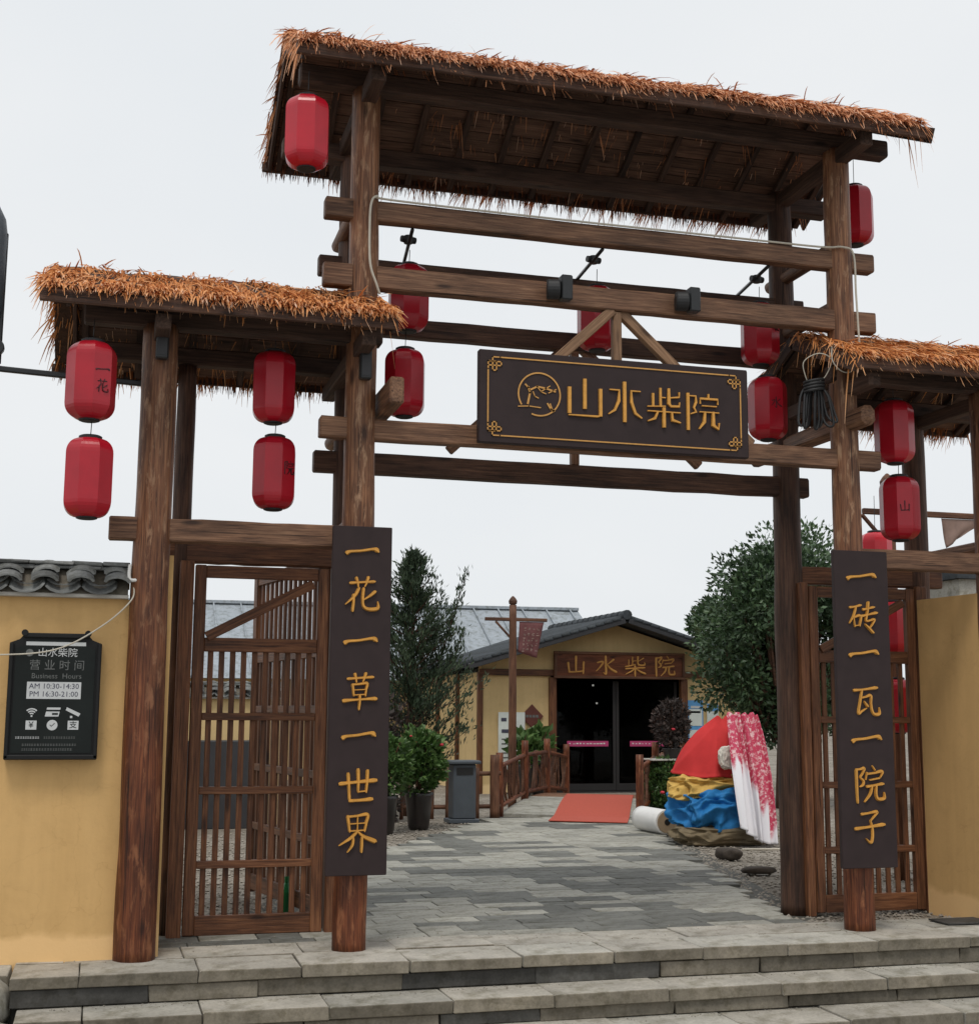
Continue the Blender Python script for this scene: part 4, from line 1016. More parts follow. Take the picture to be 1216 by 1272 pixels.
slab_mesh('side_wall', HX0, HX0+.2, BY+.2, BY+8, -.05, WZ, MT['plaster2'], house); slab_mesh('side_wall', HX1-.2, HX1, BY+.2, BY+8, -.05, WZ, MT['plaster2'], house)
for k in range(5): bar('corner_post', (HX0-.02, BY+.02+k*1.5, -.03), (HX0-.02, BY+.02+k*1.5, WZ), .09, .09, MT['door'], house, up=(0, 1, 0))
bar('lintel_beam', (HX0-.05, BY-.03, WZ+.0), (HX1, BY-.03, WZ+.0), .06, .11, MT['door'], house)
for x in (DX0-.03, DX1+.03): bar('door_post', (x, BY-.04, -.03), (x, BY-.04, DZ+.02), .12, .10, MT['door'], house, up=(0, 1, 0))
# room behind
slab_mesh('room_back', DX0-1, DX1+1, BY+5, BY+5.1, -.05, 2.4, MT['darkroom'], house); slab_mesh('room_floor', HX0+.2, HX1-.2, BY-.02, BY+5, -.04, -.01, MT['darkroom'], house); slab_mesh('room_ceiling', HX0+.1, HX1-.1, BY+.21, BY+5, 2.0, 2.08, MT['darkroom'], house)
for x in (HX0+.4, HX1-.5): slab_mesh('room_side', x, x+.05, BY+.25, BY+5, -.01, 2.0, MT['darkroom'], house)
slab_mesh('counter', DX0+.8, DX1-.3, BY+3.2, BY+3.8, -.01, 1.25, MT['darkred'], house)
# glazed doors with pink strips
for k in range(2):
    x0 = DX0+.03+(DX1-DX0-.06)*k/2; x1 = x0+(DX1-DX0-.06)/2-.01
    d = slab_mesh('glass_door', x0+.05, x1-.05, BY+.115, BY+.125, 0, DZ-.03, MT['glass'], house)
    for a, b_ in ((x0, x0+.05), (x1-.05, x1)): slab_mesh('door_stile', a, b_, BY+.10, BY+.14, 0, DZ-.03, MT['darkroom'], d)
    slab_mesh('door_rail', x0+.05, x1-.05, BY+.10, BY+.14, 0, .12, MT['darkroom'], d)
    slab_mesh('sticker', x0+.25, x1-.14, BY+.095, BY+.099, bz(.80), bz(.885), MT['pink'], d)
    for j in range(11): slab_mesh('sticker_mark', x0+.29+j*.062, x0+.29+j*.062+random.uniform(.02, .055), BY+.0925, BY+.0945, bz(.835), bz(.835+random.uniform(.008, .022)), MT['poster_pale'], d)
for (x, z) in ((DX0+.25, 1.5), (DX0+1.12, 1.5), (DX0+1.05, 1.82)):
    t = disc('pendant_bulb', (x, BY+.9, z), (0, 0, 1), .018, .03, MT['bulb'], house, 10)
# sign over the door
sg = bar('name_board', ((DX0+DX1)/2, BY-.10, (DZ+SZT)/2), ((DX0+DX1)/2+.001, BY-.10, (DZ+SZT)/2), .01, .01, MT['bigsign'], None)
bpy.data.objects.remove(sg)
sg = empty('house_signboard', ((DX0+DX1)/2, BY-.1, DZ), label='red brown wooden signboard with four gilt characters above the dark doorway', cat='sign')
bar('board', (DX0-.02, BY-.09, (DZ+SZT)/2+.01), (DX1+.02, BY-.09, (DZ+SZT)/2+.01), .05, SZT-DZ, MT['bigsign'], sg)
for z in (DZ+.03, SZT-.01): bar('frame_bar', (DX0-.03, BY-.12, z), (DX1+.03, BY-.12, z), .035, .045, MT['fence'], sg)
for x in (DX0, DX1): bar('frame_bar', (x, BY-.12, DZ+.054), (x, BY-.12, SZT-.034), .045, .035, MT['fence'], sg, up=(0, 1, 0))
for k, key in enumerate(('shan', 'shui', 'chai', 'yuan')):
    put_char('character', key, .34, (DX0+.37+k*.545, BY-.1165, (DZ+SZT)/2+.01), MT['goldline'], sg, .012, GL, False, 1.15)
# roof : tile courses as real ribs, each course a part
def gable_roof(parent, ax, az, el, er, ez_l, y0, y1, mat):
    for (xe, sgn) in ((el, -1), (er, 1)):
        L = math.hypot(xe-ax, (xe-ax)*slope); u = Vector((xe-ax, 0, -abs(xe-ax)*slope)).normalized(); nn = Vector((-u.z*sgn, 0, abs(u.x)))
        nn = Vector((abs(u.z)*sgn, 0, abs(u.x)))
        V = []
        for yy in (y0, y1):
            for (t, o) in ((0, .02), (L, .02), (L, .09), (0, .09)):
                q = Vector((ax, yy, az))+u*t+nn*o; V.append(q)
        pl = mesh_obj('roof_slope', V, [(0, 1, 2, 3), (7, 6, 5, 4), (0, 4, 5, 1), (1, 5, 6, 2), (2, 6, 7, 3), (3, 7, 4, 0)], MT['rooftile'], parent)
        yy = y0+.03
        k = 0
        while yy < y1 and k < 16:
            a = Vector((ax, yy, az))+u*.04+nn*.10; b_ = Vector((ax, yy, az))+u*(L+.02)+nn*.10
            log('cover_tile', a, b_, .055, .055, MT['rooftile'], pl, .03, 8, 10, k); yy += .24; k += 1
        a = Vector((ax, y0-.03, az))+u*.02+nn*.045; b_ = Vector((ax, y0-.03, az))+u*(L+.05)+nn*.045
        bar('barge_board', a, b_, .05, .09, MT['tin'], pl)
        nv = int(L/.16)
        for j in range(nv):     # round tile ends along the verge
            q = Vector((ax, y0-.04, az))+u*(.1+j*.16)+nn*.10
            log('verge_tile', q, q+u*.15, .034, .03, MT['rooftile'], pl, .05, 8, 2, j)
    for j in range(14): log('ridge_tile', (ax, y0-.06+j*.3, az+.14), (ax, y0+.24+j*.3, az+.14), .085, .075, MT['rooftile'], parent, .04, 10, 3, j)
gable_roof(house, AX, AZ, EL, ER, EZ, BY-.45, BY+8.2, MT['rooftile'])
# posters, panel, diamond
def poster(nm, x0, x1, z0, z1, y, label, body, top=None, cat='poster', marks=None):
    t = empty(nm, ((x0+x1)/2, y, z0), label=label, cat=cat)
    slab_mesh('sheet', x0, x1, y-.012, y, z0, z1, MT[body], t)
    if top: slab_mesh('heading', x0+.002, x1-.002, y-.0145, y-.0125, z1-(z1-z0)*top[1], z1-.002, MT[top[0]], t)
    for (a, b_, c_, d_, mm) in (marks or ()): slab_mesh('print', x0+(x1-x0)*a, x0+(x1-x0)*b_, y-.017, y-.015, z0+(z1-z0)*c_, z0+(z1-z0)*d_, MT[mm], t)
    return t
poster('poster', bxx(7.70), bxx(7.97), bz(.90), bz(1.54), BY-.02, 'blue and white poster on ochre wall just beside the doorway', 'poster_blue', None, marks=[(.08, .92, .36, .78, 'poster_pale'), (.08, .92, .06, .26, 'poster_pale'), (.2, .8, .80, .86, 'print'), (.18, .82, .68, .73, 'poster_blue')])
poster('poster', bxx(8.04), bxx(8.24), bz(1.08), bz(1.49), BY-.02, 'smaller pale green poster further from the doorway, by the tree', 'poster_pale', ('poster_blue', .3), marks=[(.3, .7, .2, .5, 'leafprint')] if False else None)
poster('notice_sheet', bxx(4.50), bxx(4.93), bz(.45), bz(1.33), BY-.06, 'white notice panel standing on ochre house wall behind the pole', 'poster_pale', None, 'notice', marks=[(.1, .3, .84, .90, 'darkprint'), (.12, .8, .64, .70, 'darkprint'), (.12, .85, .52, .54, 'greyprint'), (.12, .9, .44, .46, 'greyprint'), (.12, .8, .36, .38, 'greyprint'), (.12, .86, .28, .30, 'greyprint'), (.12, .7, .20, .22, 'greyprint')])
dm = empty('diamond_plaque', (bxx(5.06), BY-.03, bz(1.05)), label='brown diamond shaped plaque on house wall beside the doorway', cat='plaque')
cx, cz, rr = bxx(5.06), bz(1.27), .20
poly_plate('plate', [(cx-rr, cz), (cx, cz-rr), (cx+rr, cz), (cx, cz+rr)], BY-.035, BY-.005, MT['diamond'], dm)
for k in range(4): slab_mesh('mark', cx-.115+k*.06, cx-.07+k*.06, BY-.038, BY-.036, cz-.022, cz+.022, MT['greyprint'], dm)
rd = slab_mesh('red_banner', bxx(4.86), bxx(4.98), BY-.30, BY-.27, .05, bz(1.05), MT['redcloth'], None); tag(rd, 'narrow red upright banner by potted plants at house wall', 'banner')

# ---- long grey roofed building behind
lb = empty('long_building', (3, 22, 0), label='long low building with pale blue grey roof behind the conifer', cat='building')
slab_mesh('wall', -6, 8.7, 19.6, 24, -.05, 1.95, MT['plaster2'], lb)
V = [(-6.5, 19.0, 1.95), (9.1, 19.0, 1.95), (9.1, 22.0, 3.68), (-6.5, 22.0, 3.58), (-6.5, 25.0, 1.9), (9.1, 25.0, 1.95)]
rfl = mesh_obj('roof', V, [(0, 1, 2, 3), (3, 2, 5, 4)], MT['greyroof'], lb)
for k in range(27):
    x = -6.2+k*.58
    bar('roof_seam', (x, 19.0, 1.975), (x+.01*k*0, 21.98, 3.60+.12*k/30+.02), .03, .035, MT['greyroof'], rfl)
bar('ridge_cap', (-6.5, 22, 3.61), (9.1, 22, 3.71), .18, .07, MT['greyroof'], rfl)
# ---- flat grey block far to the side, over the bare wall
fb = empty('far_block', (9, 8, 0), label='grey flat topped block rising over the bare ochre wall', cat='building')
slab_mesh('wall', 9.62, 14, 8, 8.7, -.05, 3.15, MT['slab_b'], fb); slab_mesh('parapet', 9.54, 14.1, 7.92, 8.8, 3.153, 3.45, MT['rooftile'], fb)
# ---- inner wall seen through the closed lattice
iw = empty('inner_wall', (-1.5, 9, 0), label='inner ochre wall with tile coping seen through the closed lattice gate', cat='wall')
slab_mesh('wall_face', -6.5, .75, 9, 9.25, -.05, 1.47, MT['plaster2'], iw); coping(iw, -2.6, .74, 9.12, 1.49, .2)
hd = empty('dark_planter', (-1, 8.5, 0), label='row of dark planter boxes before the inner wall behind lattice gate', cat='planter')
for k in range(7): box('planter_box', -2.7+k*.46, -2.27+k*.46, 8.45, 8.8, -.03, .98, MT['tin'], hd, .01)

# ---- pole with banner
def pole(x, y, h, barL, barR, label, blabel, cloth, ccat='banner', matc='banner'):
    t = empty('banner_pole', (x, y, 0), label=label, cat='pole')
    log('pole', (x, y, -.03), (x, y, h), .062, .052, MT['fence'], t, .03, 14, 20, 3)
    lathe('finial', [(.03, h), (.06, h+.02), (.065, h+.06), (.04, h+.10), (.01, h+.13)], 12, MT['fence'], t, Matrix.Translation((x, y, 0)))
    bar('crossbar', (x+barL, y, h-.21), (x+barR, y, h-.21), .04, .05, MT['fence'], t)
    bar('strut', (x-.03, y, h-.48), (x-.26, y, h-.24), .03, .03, MT['fence'], t)
    V, F = [], []; n = 10
    tl, tr, bl, br_ = cloth
    for i in range(n+1):
        for j in range(n+1):
            u, v = i/n, j/n
            a = Vector(tl).lerp(Vector(tr), u).lerp(Vector(bl).lerp(Vector(br_), u), v)
            V.append((x+a.x, y+.02*math.sin(u*7+v*3)*(v), h-.24+a.y))
    F = [(i*(n+1)+j, (i+1)*(n+1)+j, (i+1)*(n+1)+j+1, i*(n+1)+j+1) for i in range(n) for j in range(n)]
    fl = mesh_obj('banner', V, F, MT[matc], None, None, True)
    sm = fl.modifiers.new('thickness', 'SOLIDIFY'); sm.thickness = .006
    tag(fl, blabel, ccat)
    return t, fl
t, fl = pole(4.24, 11.0, 2.87, -.42, .52, 'brown wooden pole with crossbar standing before the house', 'maroon cloth banner hanging from the crossbar of the wooden pole', ((.10, 0), (.47, 0), (.08, -.44), (.36, -.52)))
for i in range(4):
    for j in range(5):
        x0 = 4.24+.15+i*.065-.008*j; z0 = 2.63-.08-j*.075
        for q in range(3):
            xa, za = x0+random.uniform(0, .018), z0-random.uniform(0, .045)
            slab_mesh('mark', xa, xa+random.uniform(.012, .035), 10.95, 10.953, za-random.uniform(.006, .016), za, MT['bannerpale'], fl)
pole(5.05, 2.4, 3.27, -.25, 1.0, 'wooden banner pole standing behind the gate wing near bare wall', 'faded brown cloth hung askew from crossbar over the bare ochre wall', ((.52, 0), (.98, 0), (.56, -.26), (.70, -.16)), 'banner', 'bannerpale')

# ---- bridge with branch railings, and carpet
bo = Vector((4.46, 9.17, 0)); bu = Vector((.51, .86, 0)).normalized(); bs = Vector((bu.y, -bu.x, 0)); BL, BW = 4.3, .93
def bh(t): return .13*math.sin(math.pi*max(0, min(1, t/BL)))
def bp(t, s, z=0): return bo+bu*t+bs*s+Vector((0, 0, bh(t)+z))
bridge = empty('footbridge', tuple(bo), label='small arched wooden footbridge with twisted branch railings before the doorway', cat='footbridge')
nbd = 22
for k in range(nbd):
    t0, t1 = BL*k/nbd, BL*(k+1)/nbd-.006
    V = [bp(t0, -BW, .0), bp(t0, BW, .0), bp(t1, BW, .0), bp(t1, -BW, .0), bp(t0, -BW, -.06), bp(t0, BW, -.06), bp(t1, BW, -.06), bp(t1, -BW, -.06)]
    V = [Vector(v)+Vector((0, 0, .012)) for v in V]
    mesh_obj('deck_plank', V, [(0, 1, 2, 3), (7, 6, 5, 4), (0, 4, 5, 1), (1, 5, 6, 2), (2, 6, 7, 3), (3, 7, 4, 0)], MT['paver'] if k < 9 else MT['beam'], bridge)
for s in (-BW, BW):
    for t in (0, 1.43, 2.87, 4.3): log('rail_post', bp(t, s, -.05), bp(t, s, .82 if t else .80), .055, .05, MT['post'], bridge, .06, 12, 8, t+s)
    for z in (.62, .10):
        log('handrail', bp(0, s, z), bp(1.43, s, z), .032, .03, MT['post'], bridge, .1, 8, 8, s+z); log('handrail', bp(1.43, s, z), bp(2.87, s, z), .032, .03, MT['post'], bridge, .1, 8, 8, s+z+1); log('handrail', bp(2.87, s, z), bp(4.3, s, z), .032, .03, MT['post'], bridge, .1, 8, 8, s+z+2)
    for k in range(26):
        t = .1+4.1*k/26; dt = random.uniform(-.2, .2)
        tube('branch', spline([bp(t, s, .08), bp(t+dt*.5+random.uniform(-.06, .06), s+random.uniform(-.03, .03), .26), bp(t+dt*.6+random.uniform(-.07, .07), s, .44), bp(t+dt, s, .64)], 3), .019, MT['fence'], bridge, 5)
V, F = [], []; nn_ = 16
for i in range(nn_+1):
    t = -.95+3.2*i/nn_
    for s in (-.49, .49):
        V.append(bp(t, s+.43*(1-i/nn_), .017+(.0 if t > 0 else -.008)))
F = [(2*i, 2*i+1, 2*i+3, 2*i+2) for i in range(nn_)]
cp = mesh_obj('carpet', V, F, MT['carpet'], None); sm = cp.modifiers.new('thickness', 'SOLIDIFY'); sm.thickness = .008; sm.offset = 1; tag(cp, 'red carpet runner laid over the footbridge towards the doorway', 'carpet')

# ---- picket fence, bin, pots
fn = empty('picket_fence', (3.1, 9.4, 0), label='low brown wooden fence between bin and footbridge', cat='fence')
for k in range(9):
    x = 1.9+k*.20; log('picket', (x, 9.42, -.03), (x, 9.42, .60+random.uniform(-.03, .03)), .026, .024, MT['fence'], fn, .08, 8, 6, k)
log('rail', (1.8, 9.45, .52), (3.62, 9.45, .54), .03, .028, MT['fence'], fn, .08, 8, 12, 4); log('rail', (1.8, 9.45, .12), (3.62, 9.45, .12), .03, .028, MT['fence'], fn, .08, 8, 12, 5)
log('post', (3.52, 9.38, -.03), (3.52, 9.38, .78), .065, .06, MT['fence'], fn, .06, 12, 8, 6)
bn = empty('litter_bin', (2.92, 8.7, 0), label='blue grey metal litter bin standing beside the fence', cat='bin')
box('body', 2.77, 3.06, 8.6, 8.86, .03, .69, MT['grey_metal'], bn, .012); box('lid', 2.70, 3.11, 8.55, 8.91, .693, .735, MT['grey_metal'], bn, .01); box('foot', 2.72, 3.10, 8.58, 8.88, -.02, .028, MT['grey_metal'], bn, .006); box('opening', 2.81, 3.02, 8.595, 8.62, .56, .65, MT['black'], bn, 0)

def leaf_cloud(pts, size, rnd, tone=.5, spread=.2, elong=1.8, up=.0):
    V, F, T = [], [], []
    for (p, outd) in pts:
        d = (outd+Vector((rnd.gauss(0, .6), rnd.gauss(0, .6), rnd.gauss(up, .6)))).normalized()
        s = d.cross(Vector((rnd.gauss(0, 1), rnd.gauss(0, 1), rnd.gauss(0, 1)))).normalized()
        L = size*rnd.uniform(.7, 1.35); wd = L/elong*.5; b = len(V); n2 = d.cross(s)
        V += [p, p+d*L*.45+s*wd+n2*L*.06, p+d*L, p+d*L*.45-s*wd+n2*L*.06]; F.append((b, b+1, b+2, b+3))
        t = max(0, min(1, rnd.gauss(tone, spread))); T += [t]*4
    return V, F, T
def bush(name, c, r, h, n, size, mat, label, cat='plant', pot=None, flowers=(), tone=.5, group=None, stems=6, seed=1):
    rnd = random.Random(seed)
    t = empty(name, c, label=label, cat=cat, group=group)
    z0 = c[2]
    if pot:
        pr, ph = pot
        lathe('pot', [(pr*.72, z0-.02), (pr*.8, z0+.02), (pr, z0+ph*.75), (pr*1.08, z0+ph*.9), (pr*1.08, z0+ph), (pr*.94, z0+ph), (pr*.9, z0+ph*.9)], 22, MT['pot'], t, Matrix.Translation((c[0], c[1], 0)), True)
        z0 += ph
    pts = []
    for k in range(stems):
        a = rnd.uniform(0, 6.28); rr = r*rnd.uniform(.2, .8)
        e = Vector((c[0]+rr*math.cos(a), c[1]+rr*math.sin(a), z0+h*rnd.uniform(.6, 1.0)))
        tube('stem', spline([(c[0], c[1], z0-.06), (c[0]+rr*.3*math.cos(a), c[1]+rr*.3*math.sin(a), z0+h*.35), e], 4), .008, MT['fence'], t, 5)
    for k in range(n):
        for _ in range(20):
            q = Vector((rnd.uniform(-1, 1), rnd.uniform(-1, 1), rnd.uniform(-1, 1)))
            if q.length < 1 and noise.noise(q*2.3+Vector((seed*3.7, 0, 0))) > -.18: break
        q = q*(1+.25*noise.noise(q*1.7+Vector((0, seed*2.1, 0))))
        p = Vector((c[0]+q.x*r, c[1]+q.y*r, z0+h*.5+q.z*h*.52))
        pts.append((p, Vector((q.x, q.y, q.z*.6+.3))))
    V, F, T = leaf_cloud(pts, size, rnd, tone)
    mesh_obj('foliage', V, F, MT[mat], t, tint=T)
    for (x, y, z, s) in flowers: boulder('flower', (x, y, z), (s, s, s*.7), MT['flower'], t, seed, 1)
    return t
bush('potted_shrub', (2.18, 7.9, 0), .30, .72, 2300, .075, 'leaf_pot', 'bushy green shrub with a red flower in dark pot beside bin', 'potted plant', (.155, .40), ((2.40, 7.72, .95, .026), (2.02, 7.65, 1.05, .016)), seed=3)
bush('potted_shrub', (1.66, 7.4, 0), .30, .70, 2100, .075, 'leaf_pot', 'green potted shrub half hidden behind the vertical board edge', 'potted plant', (.155, .40), (), seed=4)
bush('potted_shrub', (bxx(5.02), BY-.55, 0), .20, .5, 150, .17, 'leaf_pot', 'long leaved potted plant against house wall below diamond plaque', 'potted plant', (.14, .55), (), seed=5)
bush('potted_shrub', (bxx(4.72), BY-.75, 0), .20, .5, 150, .17, 'leaf_pot', 'long leaved potted plant between wooden pole and diamond plaque', 'potted plant', (.14, .5), (), seed=6)
bush('potted_shrub', (bxx(7.9), BY-.6, 0), .2, .5, 140, .17, 'leaf_pot', 'spiky potted plant below the blue poster behind red cloth', 'potted plant', (.14, .55), (), seed=7)
bush('flower_planter', (5.93, 9.4, 0), .36, .70, 3200, .06, 'leaf_pot', 'dense speckled green plants growing beside the carpet and cloth heap', 'plant', None, ((5.72, 9.05, .30, .03),), seed=8, tone=.38)
sh = box('planter_ledge', 5.66, 6.26, 9.25, 9.65, .70, .722, MT['mortar'], None, .004); tag(sh, 'thin pale ledge on top of the speckled green plants', 'ledge')
bush('bonsai', (6.05, 9.5, .722), .26, .62, 1500, .06, 'leaf_dark', 'dark round bonsai standing on the pale ledge in front of doorway', 'bonsai', (.12, .14), ((5.95, 9.2, 1.12, .025),), seed=9)
bush('plum_shrub', (1.9, 9.2, 0), .5, 1.55, 1500, .08, 'leaf_dark', 'dull plum coloured shrub at the foot of the conifer', 'shrub', None, (), seed=10)

# ---- trees
def tree_conifer(c, h, seed):
    rnd = random.Random(seed); t = empty('conifer_tree', c, label='dark feathery conifer with upswept tips behind the potted shrubs', cat='tree')
    c = Vector(c)
    log('trunk', c, c+Vector((.05, 0, h*.9)), .075, .015, MT['post_dark'], t, .08, 10, 20, seed)
    pts = []; tw = []
    leaders = [(Vector((0, 0, 0)), Vector((.02, 0, h)), 1.0)]
    def spray(p, d, L, n):
        for k in range(n):
            s = rnd.random(); q = p+d*L*s+Vector((rnd.gauss(0, .035), rnd.gauss(0, .035), rnd.gauss(0, .035)))
            pts.append((q, d+Vector((0, 0, .5))))
    n_br = 200
    for k in range(n_br):
        f = (k/n_br)**.9; z = .12*h+f*h*.86
        rad = (.92*(1-f)**.80+.04)*rnd.uniform(.35, 1.25)
        if f < .25: rad *= .75+f
        a = rnd.uniform(0, 6.28)
        d = Vector((math.cos(a), math.sin(a), rnd.uniform(.25, 1.1))).normalized()
        p = c+Vector((.05*f, 0, z)); L = rad*1.15
        tw.append((p, p+d*L)); spray(p+d*L*.25, d, L*.85, int(20+48*rad))
        for j in range(2):
            d2 = (d+Vector((rnd.gauss(0, .45), rnd.gauss(0, .45), rnd.uniform(.1, .7)))).normalized(); spray(p+d*L*rnd.uniform(.4, .9), d2, L*.5, 16)
    for (dx, z0, ex, ez) in ((.25, .45*h, .78, .94*h), (.3, .5*h, .62, .80*h), (.28, .40*h, .74, .70*h), (-.2, .5*h, -.42, .84*h)):   # side leaders
        a, b_ = c+Vector((dx, 0, z0)), c+Vector((ex, -.1, ez)); tw.append((c+Vector((.03, 0, z0*.8)), a)); tw.append((a, b_)); d = (b_-a).normalized(); Ln = (b_-a).length
        for k in range(18):
            s = k/18; d2 = (d+Vector((rnd.gauss(0, .5), rnd.gauss(0, .5), .2))).normalized(); spray(a+d*Ln*s, d2, .20*(1.1-s), 12)
        spray(a, d, Ln, 60)
    V, F = [], []
    for (a, b_) in tw:
        v, f = tube_data([a, a.lerp(b_, .5)+Vector((0, 0, -.02)), b_], [.011, .008, .003], 4); o = len(V); V += v; F += [tuple(i+o for i in x) for x in f]
    mesh_obj('branches', V, F, MT['post_dark'], t)
    V, F, T = leaf_cloud(pts, .075, rnd, .45, .22, 3.6, .4)
    mesh_obj('crown', V, F, MT['leaf_conifer'], t, tint=T)
tree_conifer((2.50, 10.0, -.03), 3.50, 21)
def tree_broad(c, centre, rad, h0, n, size, seed, label, mat='leaf_broad', lobes=26):
    rnd = random.Random(seed); t = empty('evergreen_tree', c, label=label, cat='tree'); c = Vector(c); ce = Vector(centre)
    log('trunk', c, Vector((c.x+.05, c.y, ce.z)), .13, .06, MT['post_dark'], t, .1, 12, 16, seed)
    lob = []
    for k in range(lobes):
        d = Vector((rnd.gauss(0, 1), rnd.gauss(0, 1), rnd.gauss(.1, 1))).normalized()
        q = ce+Vector((d.x*rad[0], d.y*rad[1], d.z*rad[2]))*rnd.uniform(.5, .88); lob.append((q, rnd.uniform(.26, .46)*min(rad), rnd.gauss(.5, .13)))
    V, F = [], []
    for (q, r_, tn) in lob:
        v, f = tube_data([Vector((c.x+.05, c.y, ce.z-.5)), (c+q)*.5+Vector((0, 0, .3)), q], [.045, .03, .01], 5); o = len(V); V += v; F += [tuple(i+o for i in x) for x in f]
    mesh_obj('limbs', V, F, MT['post_dark'], t)
    V, F, T = [], [], []; per = n//lobes
    for (q, r_, tn) in lob:
        pts = []
        for k in range(per):
            d = Vector((rnd.gauss(0, 1), rnd.gauss(0, 1), rnd.gauss(0, 1))).normalized(); s = rnd.random()**.45
            pts.append((q+d*r_*s*(1+.35*noise.noise(d*2.2+q)), d))
        v, f, tt = leaf_cloud(pts, size, rnd, tn, .16, 2.0, .2); o = len(V); V += v; F += [tuple(i+o for i in x) for x in f]; T += tt
    mesh_obj('crown', V, F, MT[mat], t, tint=T)
tree_broad((8.2, 10.4, -.03), (8.35, 10.4, 2.45), (1.5, 1.3, 1.58), 1.2, 44000, .085, 31, 'tall dense dark evergreen tree rising behind the cloth heap', lobes=72)
tree_broad((10.4, 17.5, -.03), (10.4, 17.5, 3.05), (.55, .5, .6), 1.2, 2600, .10, 33, 'small distant dark tree peeping over the house roof end', lobes=12)

# ---- heap of cloth and sacks
def lump(name, c, s, mat, label, cat, seed, fold=.14, freq=3.2, rz=0, flatb=True, parent=None):
    bm = bmesh.new(); bmesh.ops.create_icosphere(bm, subdivisions=6, radius=1)
    for v in bm.verts:
        d = v.co.normalized(); q = Vector([math.copysign(abs(t)**.7, t) for t in d])
        o_ = Vector((seed*9.1, seed*2.7, 0))
        w_ = Vector((noise.noise(d*2.1+o_), noise.noise(d*2.1+o_+Vector((7, 0, 0))), noise.noise(d*2.1+o_+Vector((0, 7, 0)))))*.35
        f1 = noise.voronoi((d+w_)*freq+o_)[0]; f2 = noise.voronoi((d+w_*.6)*freq*2.4+o_)[0]
        q = q*(1+fold*(f1[0]-.45)*1.1-fold*.5*min(.35, f1[1]-f1[0])+fold*.35*(f2[0]-.45)+fold*.35*noise.noise(d*1.3+o_))
        if flatb and q.z < -.8: q.z = -.8
        v.co = Vector((q.x*s[0], q.y*s[1], q.z*s[2]))
    o = bm_obj(name, bm, mat, parent, Matrix.Translation(c) @ Matrix.Rotation(rz, 4, 'Z'), True)
    if label: tag(o, label, cat)
    return o
lump('sack', (4.93, 5.55, .075), (.56, .30, .12), MT['olivesack'], 'flat olive grey sack lying lowest in the heap on gravel', 'sack', 1, .2, 1.8)
lump('tarpaulin', (4.93, 5.62, .27), (.48, .32, .27), MT['bluetarp'], 'crumpled bright blue tarpaulin in the middle of the heap', 'tarpaulin', 2, .42, 1.9, .1)
lump('sack', (4.86, 5.70, .54), (.46, .28, .145), MT['yellowsack'], 'yellow woven sack lying on the blue tarpaulin', 'sack', 3, .34, 1.7, -.06)
cb_ = empty('carton_stack', (5.12, 6.05, 0), label='cardboard cartons showing between yellow sack and red cloth', cat='cartons')
box('carton', 4.70, 5.42, 5.9, 6.3, -.02, .62, MT['card'], cb_, .008, .004); box('carton', 4.86, 5.42, 5.78, 6.2, .625, .84, MT['card'], cb_, .008, .004); box('carton', 5.10, 5.44, 5.90, 6.2, .845, 1.10, MT['card'], cb_, .008, .004)
def sharp(x): return 1-2*abs(x-math.floor(x)-.5)*1.0
def drape(name, fn, nu, nv, mat, label, tint=None, th=.007):
    V = [fn(i/nu, j/nv) for i in range(nu+1) for j in range(nv+1)]; T = [tint(i/nu, j/nv) for i in range(nu+1) for j in range(nv+1)] if tint else None
    F = [(i*(nv+1)+j, (i+1)*(nv+1)+j, (i+1)*(nv+1)+j+1, i*(nv+1)+j+1) for i in range(nu) for j in range(nv)]
    o = mesh_obj(name, V, F, mat, None, None, True, T); sm = o.modifiers.new('thickness', 'SOLIDIFY'); sm.thickness = th; tag(o, label, 'cloth'); return o
hem = spline([(4.62, 6.10, .76), (4.46, 5.82, .70), (4.58, 5.54, .675), (4.86, 5.44, .66), (5.12, 5.46, .655), (5.42, 5.56, .70), (5.50, 5.90, .78)], 12)
def red_fn(u, v):      # a sheet thrown over a point : soft folds run down from the peak to the hem
    k = u*(len(hem)-1); i = min(int(k), len(hem)-2); h = hem[i].lerp(hem[i+1], k-i)
    top = Vector((5.02+.14*u, 5.88, 1.285+.02*math.sin(u*9)))
    p = top.lerp(h, v); out = Vector((h.x-5.05, h.y-5.9, 0)).normalized()
    f1 = abs(noise.noise((u*5.5, v*.8, 3.1)))**.7; f2 = noise.noise((u*13, v*1.6, 6.0))
    dz = (1-v**1.7)-(1-v)
    q = p+out*(.085*math.sin(math.pi*min(1, v*1.05))-.15*f1*v**.8+.025*f2*v)+Vector((0, 0, .14*dz*(top.z-h.z)+.07*noise.noise((u*4.5, 2, 9))*v))
    return tuple(q)
drape('red_cloth', red_fn, 110, 44, MT['redcloth'], 'smooth red cloth draped over the top of the cartons')
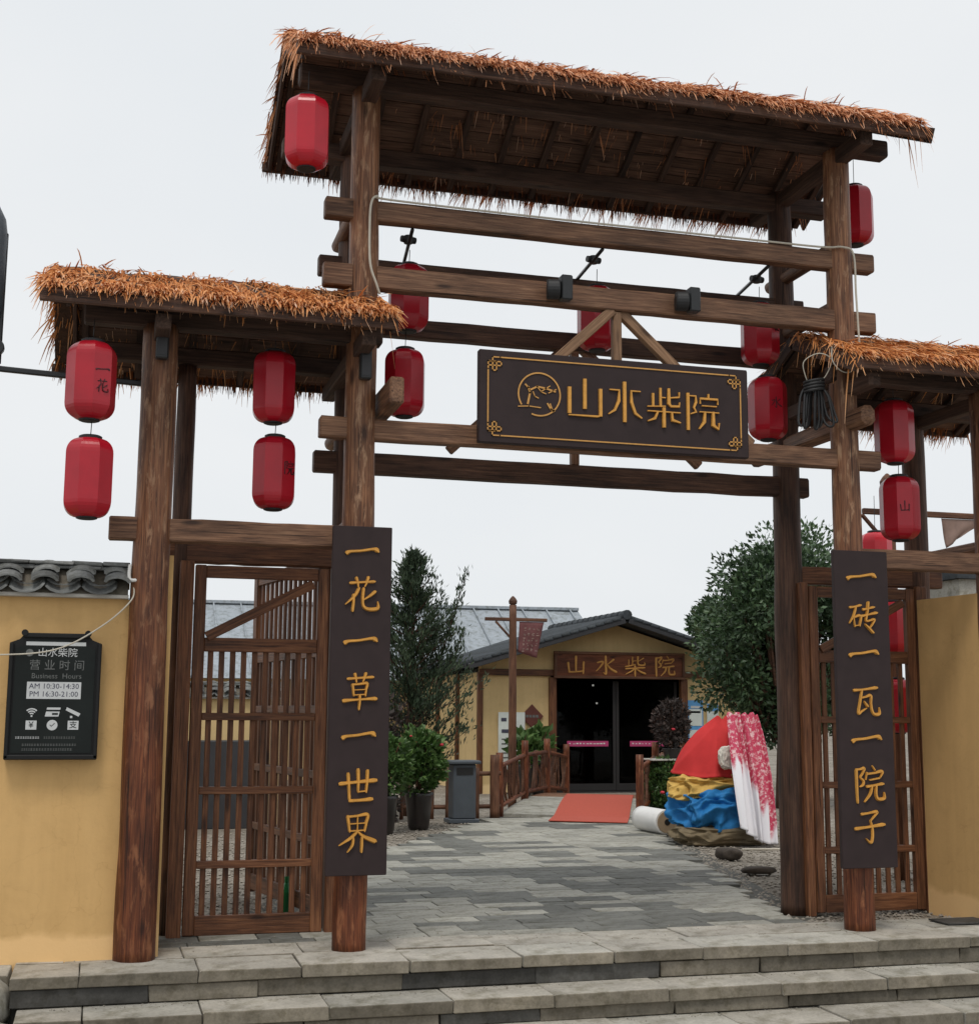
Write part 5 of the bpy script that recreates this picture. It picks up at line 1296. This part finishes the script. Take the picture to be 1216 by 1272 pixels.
def pk_fn(u, v):
    top = Vector((5.00+.36*u, 5.58, 1.31+.035*abs(math.sin(u*13))))
    bot = Vector((4.83+.42*u, 4.92+.08*u, .012+.20*(1-u)**2))
    p = top.lerp(bot, v)
    g_ = noise.noise((u*3, v*.7, 4)); ph = u*6.2+.5*g_+.25*v
    fold = abs(math.sin(ph*math.pi*.5*1.6))**.8-.5; f2 = math.sin(u*41+3*g_)
    amp = .035+.065*v*(1-.25*v)
    return (p.x-.07*math.sin(math.pi*v)*(.45-u)+.016*f2*v, p.y+amp*fold*1.3+.010*f2-.04*math.sin(math.pi*v), max(.004, p.z+.025*noise.noise((u*9, v*2, 1))*v))
drape('patterned_cloth', pk_fn, 130, 60, MT['pinkcloth'], 'pink and white patterned cloth hanging from heap down to the gravel', lambda u, v: max(0, min(1, (v-.42-.50*max(0, u-.35)*1.5-.05*math.sin(u*30)-.03*math.sin(u*71))*14)))
fold_ = lump('folded_cloth', (4.95, 5.44, .87), (.12, .05, .12), MT['foldcloth'], 'small white folded cloth corner lying against the red cloth', 'cloth', 7, .30, 1.2, .3, False)
rl = empty('film_roll', (4.55, 6.45, 0), label='thick white roll of film lying beside the paved path', cat='roll')
a, b_ = Vector((4.62, 7.05, .135)), Vector((4.66, 6.42, .135)); ax_ = (b_-a).normalized()
log('wrap', a, b_, .135, .135, MT['whiteroll'], rl, .02, 28, 8, 2); disc('core', b_+ax_*.004, ax_, .118, .016, MT['card'], rl, 24); disc('core_hole', b_+ax_*.012, ax_, .035, .006, MT['black'], rl, 16)
st = tube('stick', [(4.75, 4.75, .0), (5.15, 4.55, .012), (5.3, 4.5, .0)], .012, MT['rope'], None, 6); tag(st, 'thin pale stick on gravel under hanging cloth', 'stick')
for i, (c, s, lab) in enumerate((((4.30, 4.12, .03), (.16, .09, .055), 'dark brown clod lying on gravel nearest the heap'), ((4.02, 2.95, .015), (.15, .08, .03), 'flat brown clod lying on gravel nearer the open gate leaf'))):
    o = boulder('clod', c, s, MT['soil'], None, i+40); tag(o, lab, 'clod')
gb = lathe('green_bottle', [(.04, -.02), (.045, 0), (.04, .14), (.015, .20), (.015, .24)], 14, MT['leafgreen'] if 'leafgreen' in MT else plain('green_glass', (.01, .14, .04), .2, .1, 5), None, Matrix.Translation((-.17, 1.46, 0))); tag(gb, 'green bottle standing on gravel low behind the closed lattice gate', 'bottle')
